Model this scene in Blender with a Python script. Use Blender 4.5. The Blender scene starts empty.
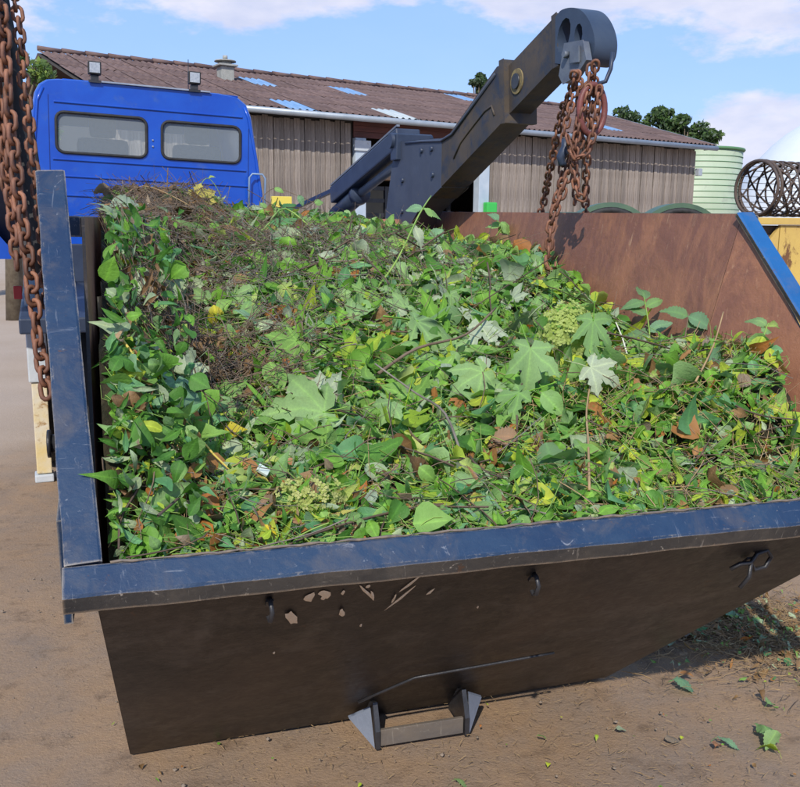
import bpy, bmesh, math, random
import numpy as np
from mathutils import Vector, Matrix
R = math.radians
random.seed(7); rng = np.random.default_rng(7)
S = bpy.context.scene; COL = S.collection

# ---------------------------------------------------------------- camera, light, exposure
H = 1.5
cam = bpy.data.cameras.new('camera'); co = bpy.data.objects.new('camera', cam); COL.objects.link(co)
cam.sensor_width = 36; cam.lens = 36*900/800; cam.clip_end = 2000; cam.clip_start = .05
_p, _r = R(10.4), R(0.55)
fw = Vector((0, math.cos(_p), -math.sin(_p))); r0 = Vector((1, 0, 0)); d0 = fw.cross(r0)
rt = r0*math.cos(_r) - d0*math.sin(_r); dn = r0*math.sin(_r) + d0*math.cos(_r)
co.matrix_world = Matrix(((rt.x, -dn.x, -fw.x, 0), (rt.y, -dn.y, -fw.y, 0), (rt.z, -dn.z, -fw.z, H), (0, 0, 0, 1)))
S.camera = co
S.view_settings.view_transform = 'Standard'; S.view_settings.look = 'None'
S.view_settings.exposure = 0.56; S.view_settings.gamma = 1

SUN = Vector((-.17*math.cos(R(40)), -.985*math.cos(R(40)), math.sin(R(40))))
sl = bpy.data.lights.new('sun', 'SUN'); sl.energy = 3.0; sl.angle = R(.6); sl.color = (1, .94, .84)
so = bpy.data.objects.new('sun', sl); COL.objects.link(so); so.rotation_euler = SUN.to_track_quat('Z', 'Y').to_euler()

W = bpy.data.worlds.new('World'); S.world = W; W.use_nodes = True
nt = W.node_tree; nt.nodes.clear()
class G:
    """tiny node-graph helper"""
    def __init__(s, nt): s.nt = nt
    def n(s, t, **k):
        o = s.nt.nodes.new(t)
        for a, b in k.items():
            if a.startswith('_'): o.inputs[a[1:].replace('_', ' ')].default_value = b
            else: setattr(o, a, b)
        return o
    def l(s, a, b): s.nt.links.new(a, b)
    def m(s, op, a, b=None, c=None):
        o = s.nt.nodes.new('ShaderNodeMath'); o.operation = op
        for i, v in enumerate((a, b, c)):
            if v is None: continue
            if isinstance(v, (int, float)): o.inputs[i].default_value = v
            else: s.l(v, o.inputs[i])
        return o.outputs[0]
    def ramp(s, f, stops):
        o = s.nt.nodes.new('ShaderNodeValToRGB'); s.l(f, o.inputs[0]); e = o.color_ramp.elements
        while len(e) < len(stops): e.new(.5)
        for q, (p, c) in zip(e, stops): q.position = p; q.color = (*c, 1) if len(c) == 3 else c
        return o.outputs[0]
    def mix(s, f, a, b, bt='MIX'):
        o = s.nt.nodes.new('ShaderNodeMix'); o.data_type = 'RGBA'; o.blend_type = bt
        for i, v in ((0, f), (6, a), (7, b)):
            if isinstance(v, (int, float)): o.inputs[i].default_value = v
            elif isinstance(v, tuple): o.inputs[i].default_value = (*v, 1) if len(v) == 3 else v
            else: s.l(v, o.inputs[i])
        return o.outputs[2]
    def noise(s, vec, scale, detail=4, rough=.55, dist=0):
        o = s.nt.nodes.new('ShaderNodeTexNoise'); o.inputs['Scale'].default_value = scale
        o.inputs['Detail'].default_value = detail; o.inputs['Roughness'].default_value = rough; o.inputs['Distortion'].default_value = dist
        if vec is not None: s.l(vec, o.inputs['Vector'])
        return o.outputs['Fac']
    def map(s, vec, scale=(1, 1, 1), loc=(0, 0, 0), rot=(0, 0, 0)):
        o = s.nt.nodes.new('ShaderNodeMapping'); s.l(vec, o.inputs[0])
        o.inputs['Scale'].default_value = scale; o.inputs['Location'].default_value = loc; o.inputs['Rotation'].default_value = rot
        return o.outputs[0]
g = G(nt)
sky = g.n('ShaderNodeTexSky'); sky.sky_type = 'NISHITA'; sky.sun_disc = False
sky.sun_elevation = R(40); sky.sun_rotation = math.atan2(SUN.x, SUN.y); sky.air_density = 1.0; sky.dust_density = .3; sky.ozone_density = 2.5
tc = g.n('ShaderNodeTexCoord'); vec = tc.outputs['Generated']
sx = g.n('ShaderNodeSeparateXYZ'); g.l(vec, sx.inputs[0]); X, Y, Z = sx.outputs
skyc = g.mix(1.0, sky.outputs[0], (1.55, 1.36, 1.62), 'MULTIPLY')
skyc = g.mix(.78, skyc, (1.45, 2.85, 5.5))
nz = g.noise(g.map(vec, (1, 1, 3.2), (3.1, .2, .7)), 5.5, 8, .55, .2)
wob = g.noise(g.map(vec, (1, 1, 2.4), (.3, 1.2, 4)), 9, 7, .6)
mask = None
for (cx, cy, sxx, szz) in ((-.19, .250, .17, .048), (-.05, .262, .15, .035), (.10, .252, .08, .032), (.23, .244, .14, .042), (.40, .240, .13, .046), (.46, .105, .13, .045), (.36, .085, .08, .02), (.80, .3, .3, .06), (-.75, .28, .28, .05)):
    n_ = math.hypot(1, cx, cy); px_, pz_ = cx/n_, cy/n_
    q = g.m('SUBTRACT', 1.0, g.m('ADD', g.m('POWER', g.m('DIVIDE', g.m('ABSOLUTE', g.m('SUBTRACT', X, px_)), sxx), 2.0),
                                 g.m('POWER', g.m('DIVIDE', g.m('ABSOLUTE', g.m('SUBTRACT', Z, pz_)), szz), 2.0)))
    q = g.m('MULTIPLY', g.m('MAXIMUM', q, -1.5), g.m('GREATER_THAN', Y, 0.0))
    mask = q if mask is None else g.m('MAXIMUM', mask, q)
mask = g.m('ADD', g.m('MULTIPLY', mask, .75), g.m('MULTIPLY', g.m('SUBTRACT', wob, .5), 3.0))
gen = g.m('MULTIPLY', g.m('SUBTRACT', nz, .56), 6.0)
gen = g.m('MULTIPLY', gen, g.m('GREATER_THAN', Z, .36))
mask = g.m('MAXIMUM', mask, gen)
mp = g.n('ShaderNodeMapRange'); mp.interpolation_type = 'SMOOTHSTEP'; g.l(mask, mp.inputs[0]); mp.inputs[1].default_value = -.1; mp.inputs[2].default_value = .55
shade = g.ramp(g.noise(g.map(vec, (1, 1, 2.5)), 14, 5), [(.3, (3.9, 4.1, 5.2)), (.7, (5.5, 5.3, 5.8))])
cf = g.mix(g.m('MULTIPLY', mp.outputs[0], .86), skyc, shade)
bg = g.n('ShaderNodeBackground'); bg.inputs['Strength'].default_value = .118; g.l(cf, bg.inputs[0])
wo = g.n('ShaderNodeOutputWorld'); g.l(bg.outputs[0], wo.inputs[0])

# ---------------------------------------------------------------- object helpers
def link(name, me, mats=(), parent=None):
    for m_ in (mats if isinstance(mats, (list, tuple)) else [mats]):
        if m_ is not None: me.materials.append(m_)
    o = bpy.data.objects.new(name, me); COL.objects.link(o); o.parent = parent
    return o
def obj(name, bm, mats, parent=None, smooth=False, keep=False):
    me = bpy.data.meshes.new(name)
    bmesh.ops.recalc_face_normals(bm, faces=bm.faces) if not keep else None
    bm.to_mesh(me); bm.free()
    if smooth: me.shade_smooth()
    return link(name, me, mats, parent)
def tag(o, label=None, cat=None, group=None, kind=None):
    for k, v in (('label', label), ('category', cat), ('group', group), ('kind', kind)):
        if v: o[k] = v
    return o
def empty(name, label, cat, loc=(0, 0, 0), rz=0, group=None):
    o = bpy.data.objects.new(name, None); COL.objects.link(o); o.location = loc; o.rotation_euler = (0, 0, rz)
    o.empty_display_size = .1
    return tag(o, label, cat, group)
def inst(src, name, M, parent=None):
    o = bpy.data.objects.new(name, src if isinstance(src, bpy.types.Mesh) else src.data); COL.objects.link(o); o.parent = parent; o.matrix_local = M
    return o
def copy_tree(o, parent=None):
    c = o.copy(); COL.objects.link(c); c.parent = parent
    for ch in o.children: copy_tree(ch, c)
    return c
def box(bm, x0, y0, z0, x1, y1, z1, bev=0, mi=0, M=None):
    vs = [bm.verts.new((x, y, z)) for x in (x0, x1) for y in (y0, y1) for z in (z0, z1)]
    fs = [bm.faces.new([vs[i] for i in f]) for f in ((0, 1, 3, 2), (4, 6, 7, 5), (0, 4, 5, 1), (2, 3, 7, 6), (0, 2, 6, 4), (1, 5, 7, 3))]
    for f in fs: f.material_index = mi
    if M is not None: bmesh.ops.transform(bm, matrix=M, verts=vs)
    if bev:
        es = list({e for f in fs for e in f.edges})
        bmesh.ops.bevel(bm, geom=es, offset=bev, segments=2, affect='EDGES', profile=.6)
def prism(bm, pts, ext, mi=0, holes=(), bev=0):
    """polygon (list of 3D points) extruded along ext, with optional holes"""
    loops = [pts]+list(holes); ext = Vector(ext); edges = []; allv = []
    for lp in loops:
        v = [bm.verts.new(p) for p in lp]; allv.append(v)
        edges += [bm.edges.new((v[i], v[(i+1) % len(v)])) for i in range(len(v))]
    if holes: fs = [f for f in bmesh.ops.triangle_fill(bm, use_beauty=True, use_dissolve=False, edges=edges)['geom'] if isinstance(f, bmesh.types.BMFace)]
    else: fs = [bm.faces.new(allv[0])]
    r = bmesh.ops.duplicate(bm, geom=fs)
    mpv = r['vert_map']; nv = [mpv[v] for vv in allv for v in vv]
    for v in nv: v.co += ext
    nf = [x for x in r['geom'] if isinstance(x, bmesh.types.BMFace)]
    side = []
    for vv in allv:
        for i in range(len(vv)):
            a, b = vv[i], vv[(i+1) % len(vv)]
            side.append(bm.faces.new((a, b, mpv[b], mpv[a])))
    for f in fs+nf+side: f.material_index = mi
    if bev and not holes: bmesh.ops.bevel(bm, geom=list({e for f in fs+nf for e in f.edges}), offset=bev, segments=2, affect='EDGES')
    return fs, nf, side
def tube(bm, pts, r, n=8, closed=False, mi=0, caps=True):
    pts = [Vector(p) for p in pts]; N = len(pts); rr = r if isinstance(r, (list, tuple)) else [r]*N
    rings = []; prev = None
    for i, p in enumerate(pts):
        a = pts[(i-1) % N] if (closed or i > 0) else p; b = pts[(i+1) % N] if (closed or i < N-1) else p
        t = (b-a).normalized()
        if prev is None: prev = t.orthogonal().normalized()
        x = (prev - t*prev.dot(t)).normalized(); prev = x; y = t.cross(x)
        rings.append([bm.verts.new(p+(x*math.cos(k*2*math.pi/n)+y*math.sin(k*2*math.pi/n))*rr[i]) for k in range(n)])
    for i in range(N if closed else N-1):
        A, B = rings[i], rings[(i+1) % N]
        for k in range(n): f = bm.faces.new((A[k], A[(k+1) % n], B[(k+1) % n], B[k])); f.material_index = mi; f.smooth = True
    if caps and not closed:
        for rg in (rings[0][::-1], rings[-1]): f = bm.faces.new(rg); f.material_index = mi
def beam(bm, a, b, w, h, up=(0, 0, 1), mi=0, bev=0):
    a, b = Vector(a), Vector(b); t = (b-a).normalized(); up = Vector(up); x = t.cross(up).normalized(); z = x.cross(t)
    M = Matrix(((x.x, t.x, z.x, a.x), (x.y, t.y, z.y, a.y), (x.z, t.z, z.z, a.z), (0, 0, 0, 1)))
    box(bm, -w/2, 0, -h/2, w/2, (b-a).length, h/2, bev, mi, M)
def rrect(x0, x1, z0, z1, r, n=4):
    out = []
    for cx, cz, a0 in ((x1-r, z1-r, 0), (x0+r, z1-r, 90), (x0+r, z0+r, 180), (x1-r, z0+r, 270)):
        for k in range(n+1):
            a = R(a0+90*k/n); out.append((cx+r*math.cos(a), cz+r*math.sin(a)))
    return out

# ---------------------------------------------------------------- materials
MATS = {}
def mat(name, c1, c2=None, c3=None, sc=8, rough=.6, rough2=None, metal=0, bump=.15, bsc=40, stretch=(1, 1, 1), lo=.35, hi=.65, lo3=.58, hi3=.66, sc3=None, spec=.4, rnd=0, dist=.3, coord='Object', bdist=.01, coat=0):
    m = bpy.data.materials.new(name); m.use_nodes = True; n = m.node_tree; n.nodes.clear(); g = G(n)
    tc = g.n('ShaderNodeTexCoord'); v = g.map(tc.outputs[coord], stretch)
    col = c1
    n1 = g.noise(v, sc, 8, .62, dist)
    if c2: col = g.mix(g.ramp(n1, [(lo, (0, 0, 0)), (hi, (1, 1, 1))]), c1, c2)
    if c3:
        n3 = g.noise(g.map(tc.outputs[coord], stretch, (5, 3, 1)), sc3 or sc*3, 10, .7, .4)
        col = g.mix(g.ramp(n3, [(lo3, (0, 0, 0)), (hi3, (1, 1, 1))]), col, c3)
    if rnd:
        oi = g.n('ShaderNodeObjectInfo'); k = g.m('MULTIPLY_ADD', oi.outputs['Random'], rnd*2, 1-rnd)
        cc = g.n('ShaderNodeCombineColor'); [g.l(k, cc.inputs[i]) for i in range(3)]
        col = g.mix(1.0, col, cc.outputs[0], 'MULTIPLY')
    p = g.n('ShaderNodeBsdfPrincipled')
    if isinstance(col, tuple): p.inputs['Base Color'].default_value = (*col, 1)
    else: g.l(col, p.inputs['Base Color'])
    p.inputs['Metallic'].default_value = metal; p.inputs['Specular IOR Level'].default_value = spec; p.inputs['Coat Weight'].default_value = coat
    p.inputs['Coat Roughness'].default_value = .15
    if rough2 is None: p.inputs['Roughness'].default_value = rough
    else: g.l(g.m('MULTIPLY_ADD', g.noise(v, sc*2, 6), (rough2-rough)*1.6, rough-.3*(rough2-rough)), p.inputs['Roughness'])
    if bump:
        b = g.n('ShaderNodeBump'); b.inputs['Strength'].default_value = bump; b.inputs['Distance'].default_value = bdist
        g.l(g.noise(v, bsc, 8, .65), b.inputs['Height']); g.l(b.outputs[0], p.inputs['Normal'])
    o = g.n('ShaderNodeOutputMaterial'); g.l(p.outputs[0], o.inputs[0]); MATS[name] = m
    return m
def steel_scratched(name, base, dirt, light, amount=.6, rough=.5, edge=None, sc=3.2):
    """painted steel: two tones of paint, fine pale scratches, larger chips and dust"""
    m = bpy.data.materials.new(name); m.use_nodes = True; n = m.node_tree; n.nodes.clear(); g = G(n)
    tc = g.n('ShaderNodeTexCoord'); v = tc.outputs['Object']
    col = g.mix(g.ramp(g.noise(v, sc, 9, .68, .6), [(.38, (0, 0, 0)), (.66, (1, 1, 1))]), base, dirt)
    for rot, sc in (((0, 0, .5), (90, 7, 30)), ((.4, .3, -.9), (8, 95, 50)), ((1, .2, 2), (70, 9, 9))):
        s = g.noise(g.map(v, sc, rot=rot), 1.0, 5, .7, .6)
        col = g.mix(g.m('MULTIPLY', g.ramp(s, [(.64, (0, 0, 0)), (.72, (1, 1, 1))]), amount*.6), col, light)
    ch = g.noise(v, 26, 10, .75, .8)
    col = g.mix(g.m('MULTIPLY', g.ramp(ch, [(.62, (0, 0, 0)), (.67, (1, 1, 1))]), amount), col, light)
    ch2 = g.noise(g.map(v, loc=(4, 2, 8)), 14, 10, .75, .5)
    col = g.mix(g.m('MULTIPLY', g.ramp(ch2, [(.63, (0, 0, 0)), (.68, (1, 1, 1))]), .7), col, (.10, .045, .02))
    col = g.mix(g.m('MULTIPLY', g.ramp(g.noise(g.map(v, loc=(7, 1, 3)), 6.5, 9, .72, .5), [(.50, (0, 0, 0)), (.74, (1, 1, 1))]), .45), col, (.15, .125, .10))
    if edge:
        bv = g.n('ShaderNodeBevel', samples=4); bv.inputs['Radius'].default_value = .010; ge = g.n('ShaderNodeNewGeometry')
        dt = g.n('ShaderNodeVectorMath', operation='DOT_PRODUCT'); g.l(bv.outputs[0], dt.inputs[0]); g.l(ge.outputs['Normal'], dt.inputs[1])
        wr = g.m('ADD', g.m('MULTIPLY', g.m('SUBTRACT', 1.0, dt.outputs['Value']), 3.0), g.m('MULTIPLY', g.m('SUBTRACT', g.noise(v, 38, 8, .7), .5), 2.4))
        col = g.mix(g.m('MULTIPLY', g.ramp(wr, [(.42, (0, 0, 0)), (.60, (1, 1, 1))]), .85), col, edge)
    p = g.n('ShaderNodeBsdfPrincipled'); g.l(col, p.inputs['Base Color']); p.inputs['Specular IOR Level'].default_value = .35
    g.l(g.m('MULTIPLY_ADD', ch, .5, rough-.25), p.inputs['Roughness'])
    b = g.n('ShaderNodeBump'); b.inputs['Strength'].default_value = .35; b.inputs['Distance'].default_value = .004
    g.l(g.m('ADD', g.noise(v, 60, 8, .7), g.m('ADD', g.m('MULTIPLY', g.noise(v, 9, 3), 2.5), g.m('MULTIPLY', g.noise(v, 2.6, 2), 9.0))), b.inputs['Height']); g.l(b.outputs[0], p.inputs['Normal'])
    o = g.n('ShaderNodeOutputMaterial'); g.l(p.outputs[0], o.inputs[0]); return m
navy = steel_scratched('worn_navy_paint', (.008, .026, .070), (.018, .044, .092), (.20, .22, .26), .75, edge=(.42, .36, .28))
blueband = steel_scratched('bright_blue_rim', (.009, .088, .26), (.012, .11, .31), (.2, .3, .42), .2)  # brighter blue than the navy, for the right sloping rim
blackside = steel_scratched('scuffed_black_paint', (.026, .026, .028), (.062, .055, .048), (.34, .30, .25), 1.0, edge=(.30, .22, .15))
rust = bpy.data.materials.new('rusty_steel'); rust.use_nodes = True
def _rust():
    n = rust.node_tree; n.nodes.clear(); g = G(n); v = g.n('ShaderNodeTexCoord').outputs['Object']
    c = g.mix(g.ramp(g.noise(v, 2.2, 9, .68, .5), [(.42, (0, 0, 0)), (.58, (1, 1, 1))]), (.22, .095, .062), (.31, .135, .075))
    c = g.mix(g.ramp(g.noise(g.map(v, (1, 1, .35)), 7, 9, .72, .8), [(.48, (0, 0, 0)), (.64, (1, 1, 1))]), c, (.34, .150, .080))
    c = g.mix(g.m('MULTIPLY', g.ramp(g.noise(g.map(v, (3, 3, .5), (1, 4, 2)), 9, 8, .7, .4), [(.58, (0, 0, 0)), (.74, (1, 1, 1))]), .55), c, (.12, .058, .045))
    for rot, sc in (((.5, .4, .3), (60, 60, 4)), ((-.8, .3, 0), (50, 50, 5)), ((0, 0, 0), (30, 30, 1.6))):
        c = g.mix(g.m('MULTIPLY', g.ramp(g.noise(g.map(v, sc, rot=rot), 1.0, 4, .6, .5), [(.65, (0, 0, 0)), (.75, (1, 1, 1))]), .6), c, (.50, .30, .17))
    c = g.mix(g.m('MULTIPLY', g.ramp(g.noise(v, 45, 6, .7), [(.62, (0, 0, 0)), (.7, (1, 1, 1))]), .35), c, (.50, .30, .17))
    p = g.n('ShaderNodeBsdfPrincipled'); g.l(c, p.inputs['Base Color']); p.inputs['Roughness'].default_value = .58
    b = g.n('ShaderNodeBump'); b.inputs['Strength'].default_value = .5; b.inputs['Distance'].default_value = .006
    g.l(g.m('ADD', g.noise(v, 40, 8, .7), g.m('MULTIPLY', g.noise(v, 3.5, 3), 4.0)), b.inputs['Height']); g.l(b.outputs[0], p.inputs['Normal'])
    o = g.n('ShaderNodeOutputMaterial'); g.l(p.outputs[0], o.inputs[0])
_rust()
under = steel_scratched('dark_brown_steel', (.009, .009, .010), (.046, .032, .024), (.17, .13, .095), .35, .42, sc=1.5)
weld = mat('black_steel', (.014, .014, .016), (.032, .032, .036), sc=12, rough=.4, bump=.2, spec=.5)
gusset = steel_scratched('grey_blue_steel', (.13, .15, .19), (.17, .19, .235), (.32, .33, .36), .35, .6)
mud = mat('dried_mud', (.72, .56, .38), (.78, .62, .44), sc=60, rough=.95, bump=.4, bsc=200)
chainm = mat('rusty_chain_steel', (.115, .048, .030), (.24, .105, .058), (.045, .028, .028), sc=22, sc3=60, rough=.62, bump=.35, bsc=160, bdist=.002, rnd=.35, spec=.4, coord='Object')
armpaint = mat('dusty_dark_arm_paint', (.038, .037, .040), (.085, .064, .045), (.024, .033, .055), sc=4.2, sc3=9, rough=.5, rough2=.75, bump=.25, bsc=45, bdist=.004, lo3=.5, hi3=.64)
footpaint = mat('slate_blue_arm_paint', (.042, .052, .080), (.060, .072, .104), (.11, .10, .09), sc=5, sc3=26, rough=.45, rough2=.65, bump=.2, bsc=50, bdist=.003, lo3=.62, hi3=.7)
darknavy = mat('dark_navy_paint', (.022, .032, .060), (.034, .048, .082), sc=7, rough=.45, bump=.15, bdist=.003)
headpaint = mat('grey_blue_hook_paint', (.028, .044, .078), (.042, .062, .098), (.075, .08, .10), sc=6, sc3=30, rough=.42, rough2=.6, bump=.2, bdist=.003, lo3=.64, hi3=.7)
shack = mat('dark_grey_blue_shackle', (.085, .10, .135), (.13, .15, .18), (.17, .11, .08), sc=14, sc3=30, rough=.5, bump=.2, lo3=.62, hi3=.7)
ring_yellow = mat('worn_yellow_primer', (.30, .23, .09), (.12, .09, .05), sc=30, rough=.7)
cabblue = mat('glossy_blue_lacquer', (.002, .052, .38), (.004, .075, .45), (.045, .10, .30), sc=2.2, sc3=5, rough=.26, rough2=.42, bump=.10, bsc=5, bdist=.012, coat=.4, spec=.4, lo3=.56, hi3=.80)
cabdark = mat('blue_seam', (.004, .022, .16), rough=.5, bump=0)
rubber = mat('black_rubber', (.016, .016, .018), (.03, .03, .03), sc=14, rough=.7, bump=.2)
grey_plastic = mat('grey_plastic', (.22, .24, .27), (.28, .30, .33), sc=10, rough=.6, bump=.1)
light_grey = mat('pale_grey_paint', (.42, .46, .50), (.52, .55, .57), (.30, .22, .13), sc=6, sc3=14, rough=.6, bump=.15, lo3=.6, hi3=.7)
yellow_worn = mat('worn_yellow_paint', (.62, .48, .22), (.62, .57, .46), (.34, .20, .08), sc=7, sc3=11, rough=.6, bump=.2, lo3=.55, hi3=.64)
seatm = mat('seat_cloth', (.15, .17, .20), (.19, .21, .24), sc=20, rough=.9)
lampglass = mat('lamp_lens', (.26, .29, .33), (.40, .43, .46), sc=40, rough=.12, bump=.1, bsc=90, spec=.7)
redlens = mat('red_lens', (.42, .03, .035), rough=.2, bump=.05)
chrome = mat('zinc_steel', (.42, .45, .49), (.30, .33, .37), sc=8, rough=.38, metal=.6, bump=.1)
def glassmat(name, tint, fac, rough=.05):
    m = bpy.data.materials.new(name); m.use_nodes = True; n = m.node_tree; n.nodes.clear(); g = G(n)
    t = g.n('ShaderNodeBsdfTransparent'); t.inputs[0].default_value = (*tint, 1)
    p = g.n('ShaderNodeBsdfPrincipled'); p.inputs['Base Color'].default_value = (.40, .46, .50, 1); p.inputs['Roughness'].default_value = rough; p.inputs['Specular IOR Level'].default_value = .8
    x = g.n('ShaderNodeMixShader'); x.inputs[0].default_value = fac; g.l(t.outputs[0], x.inputs[1]); g.l(p.outputs[0], x.inputs[2])
    o = g.n('ShaderNodeOutputMaterial'); g.l(x.outputs[0], o.inputs[0]); return m
pane = glassmat('greyish_window_glass', (.9, .93, .95), .36)  # pale grey mixed evenly into the see-through glass
clearpane = glassmat('clear_window_glass', (.9, .95, .95), .10)
wood = mat('weathered_boards', (.29, .245, .205), (.145, .118, .100), (.40, .36, .32), sc=2.2, sc3=6, stretch=(9, 9, .7), rough=.85, bump=.5, bsc=9, rnd=.22, lo3=.55, hi3=.7, bdist=.01)
woodred = mat('reddish_boards', (.15, .055, .045), (.09, .04, .035), sc=3, stretch=(1, 9, 9), rough=.8, rnd=.1)
roofm = mat('weathered_roof_sheet', (.098, .064, .060), (.165, .112, .10), (.25, .175, .145), sc=2.6, sc3=6, rough=.9, bump=.3, bsc=14, rnd=.14, lo3=.60, hi3=.75)
skylm = mat('translucent_roof_sheet', (.13, .25, .44), (.20, .33, .52), sc=3, rough=.25, bump=.1, spec=.7)
skylm2 = mat('milky_roof_sheet', (.42, .46, .48), (.34, .40, .42), sc=3, rough=.4, bump=.1)
gutterm = mat('zinc_gutter', (.27, .31, .35), (.34, .38, .42), sc=3, rough=.45, metal=.3)
postm = mat('pale_blue_post', (.36, .44, .52), (.46, .52, .58), sc=3, rough=.6)
concrete = mat('concrete_wall', (.30, .33, .33), (.38, .40, .38), sc=3, rough=.9, bump=.2)
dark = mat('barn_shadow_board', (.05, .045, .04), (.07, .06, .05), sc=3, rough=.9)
stone = mat('concrete_flue', (.36, .36, .33), (.26, .27, .25), sc=9, rough=.9, bump=.4)
silom = mat('pale_green_sheet', (.36, .44, .31), (.41, .48, .36), (.32, .37, .28), sc=1.2, sc3=2, rough=.5, bump=.1)
silod = mat('green_seam', (.10, .22, .10), rough=.6, bump=0)
domem = mat('white_membrane', (.62, .66, .68), (.68, .71, .72), sc=.6, rough=.6, bump=.05)
drumm = mat('rusty_dark_wire', (.060, .048, .044), (.10, .065, .045), sc=10, rough=.6, bump=.2)
yelbox = mat('rust_streaked_yellow', (.58, .40, .10), (.50, .34, .10), (.15, .07, .03), sc=3, sc3=5.5, stretch=(1, 1, .55), rough=.65, bump=.25, lo3=.53, hi3=.60)
greenm = mat('dark_green_paint', (.06, .11, .075), (.085, .145, .09), sc=4, rough=.5)
bark = mat('bark', (.10, .075, .05), (.16, .13, .09), sc=9, rough=.9, bump=.5)

def leafmat(name, c, c2, back=1.08, rough=.5, trans=.28, vein=(1.5, 1.5, 1.25)):
    m = bpy.data.materials.new(name); m.use_nodes = True; n = m.node_tree; n.nodes.clear(); g = G(n)
    tc = g.n('ShaderNodeTexCoord'); v = tc.outputs['Object']
    tint = g.n('ShaderNodeAttribute'); tint.attribute_name = 'tint'
    oi = g.n('ShaderNodeObjectInfo')
    f = g.m('FRACT', g.m('ADD', tint.outputs['Fac'], oi.outputs['Random']))
    col = g.mix(f, c, c2)
    col = g.mix(g.ramp(g.noise(v, 30, 4), [(.3, (0, 0, 0)), (.75, (1, 1, 1))]), col, g.mix(1.0, col, (.72, .74, .68), 'MULTIPLY'))
    col = g.mix(g.m('MULTIPLY', g.ramp(g.noise(v, 55, 5, .7), [(.64, (0, 0, 0)), (.70, (1, 1, 1))]), .5), col, (.20, .13, .05))
    at = g.n('ShaderNodeAttribute'); at.attribute_name = 'vein'
    col = g.mix(g.m('MULTIPLY', g.m('POWER', at.outputs['Fac'], 7.0), .55), col, g.mix(1.0, col, tuple(min(2, x*1.25) for x in vein), 'MULTIPLY'))
    geo = g.n('ShaderNodeNewGeometry')
    col = g.mix(geo.outputs['Backfacing'], col, g.mix(1.0, g.mix(.18, col, (.5, .55, .5)), (back, back, back*1.02), 'MULTIPLY'))
    p = g.n('ShaderNodeBsdfPrincipled'); g.l(col, p.inputs['Base Color']); p.inputs['Roughness'].default_value = rough+.08; p.inputs['Specular IOR Level'].default_value = .32
    b = g.n('ShaderNodeBump'); b.inputs['Strength'].default_value = .6; b.inputs['Distance'].default_value = .003
    g.l(g.noise(v, 160, 3), b.inputs['Height']); g.l(b.outputs[0], p.inputs['Normal'])
    t = g.n('ShaderNodeBsdfTranslucent'); g.l(g.mix(1.0, col, (1.25, 1.3, .6), 'MULTIPLY'), t.inputs[0])
    x = g.n('ShaderNodeMixShader'); x.inputs[0].default_value = trans; g.l(p.outputs[0], x.inputs[1]); g.l(t.outputs[0], x.inputs[2])
    o = g.n('ShaderNodeOutputMaterial'); g.l(x.outputs[0], o.inputs[0]); return m
L_DEEP = leafmat('deep_green_leaf', (0.060, 0.178, 0.026), (0.108, 0.269, 0.043))
L_MID = leafmat('mid_green_leaf', (0.133, 0.306, 0.039), (0.212, 0.435, 0.056))
L_PALE = leafmat('pale_green_leaf', (0.191, 0.370, 0.076), (0.257, 0.449, 0.108), rough=.55)
L_SILV = leafmat('silvery_leaf_underside', (0.249, 0.340, 0.199), (0.373, 0.438, 0.268), rough=.55, trans=.15)
L_LIME = leafmat('lime_leaf', (0.281, 0.433, 0.036), (0.477, 0.536, 0.059))
L_YEL = leafmat('yellow_leaf', (.62, .48, .03), (.50, .50, .06))
L_ORG = leafmat('orange_dead_leaf', (.44, .15, .03), (.36, .20, .08), vein=(1.3, 1.2, 1.1))
L_BRN = leafmat('brown_dead_leaf', (.16, .088, .036), (.26, .155, .070), vein=(1.3, 1.25, 1.2), trans=.1)
L_TEAL = leafmat('blue_green_leaf', (0.094, 0.266, 0.103), (0.165, 0.365, 0.158))
LM = [L_DEEP, L_MID, L_PALE, L_SILV, L_LIME, L_YEL, L_ORG, L_BRN, L_TEAL]
straw = mat('dry_straw', (.40, .28, .14), (.28, .18, .09), sc=8, rough=.8, bump=0, coord='Object')
brownstem = mat('brown_dry_stem', (.12, .080, .052), (.20, .145, .10), sc=8, rough=.85, bump=0)
greystem = mat('grey_dead_stalk', (.23, .20, .17), (.13, .11, .09), sc=8, rough=.85, bump=0)
greenstem = mat('green_stem', (.16, .30, .05), (.26, .38, .08), sc=8, rough=.55, bump=0)
soil = mat('shredded_mulch', (.022, .022, .010), (.05, .038, .018), sc=30, rough=.95, bump=.8, bsc=60)

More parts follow.
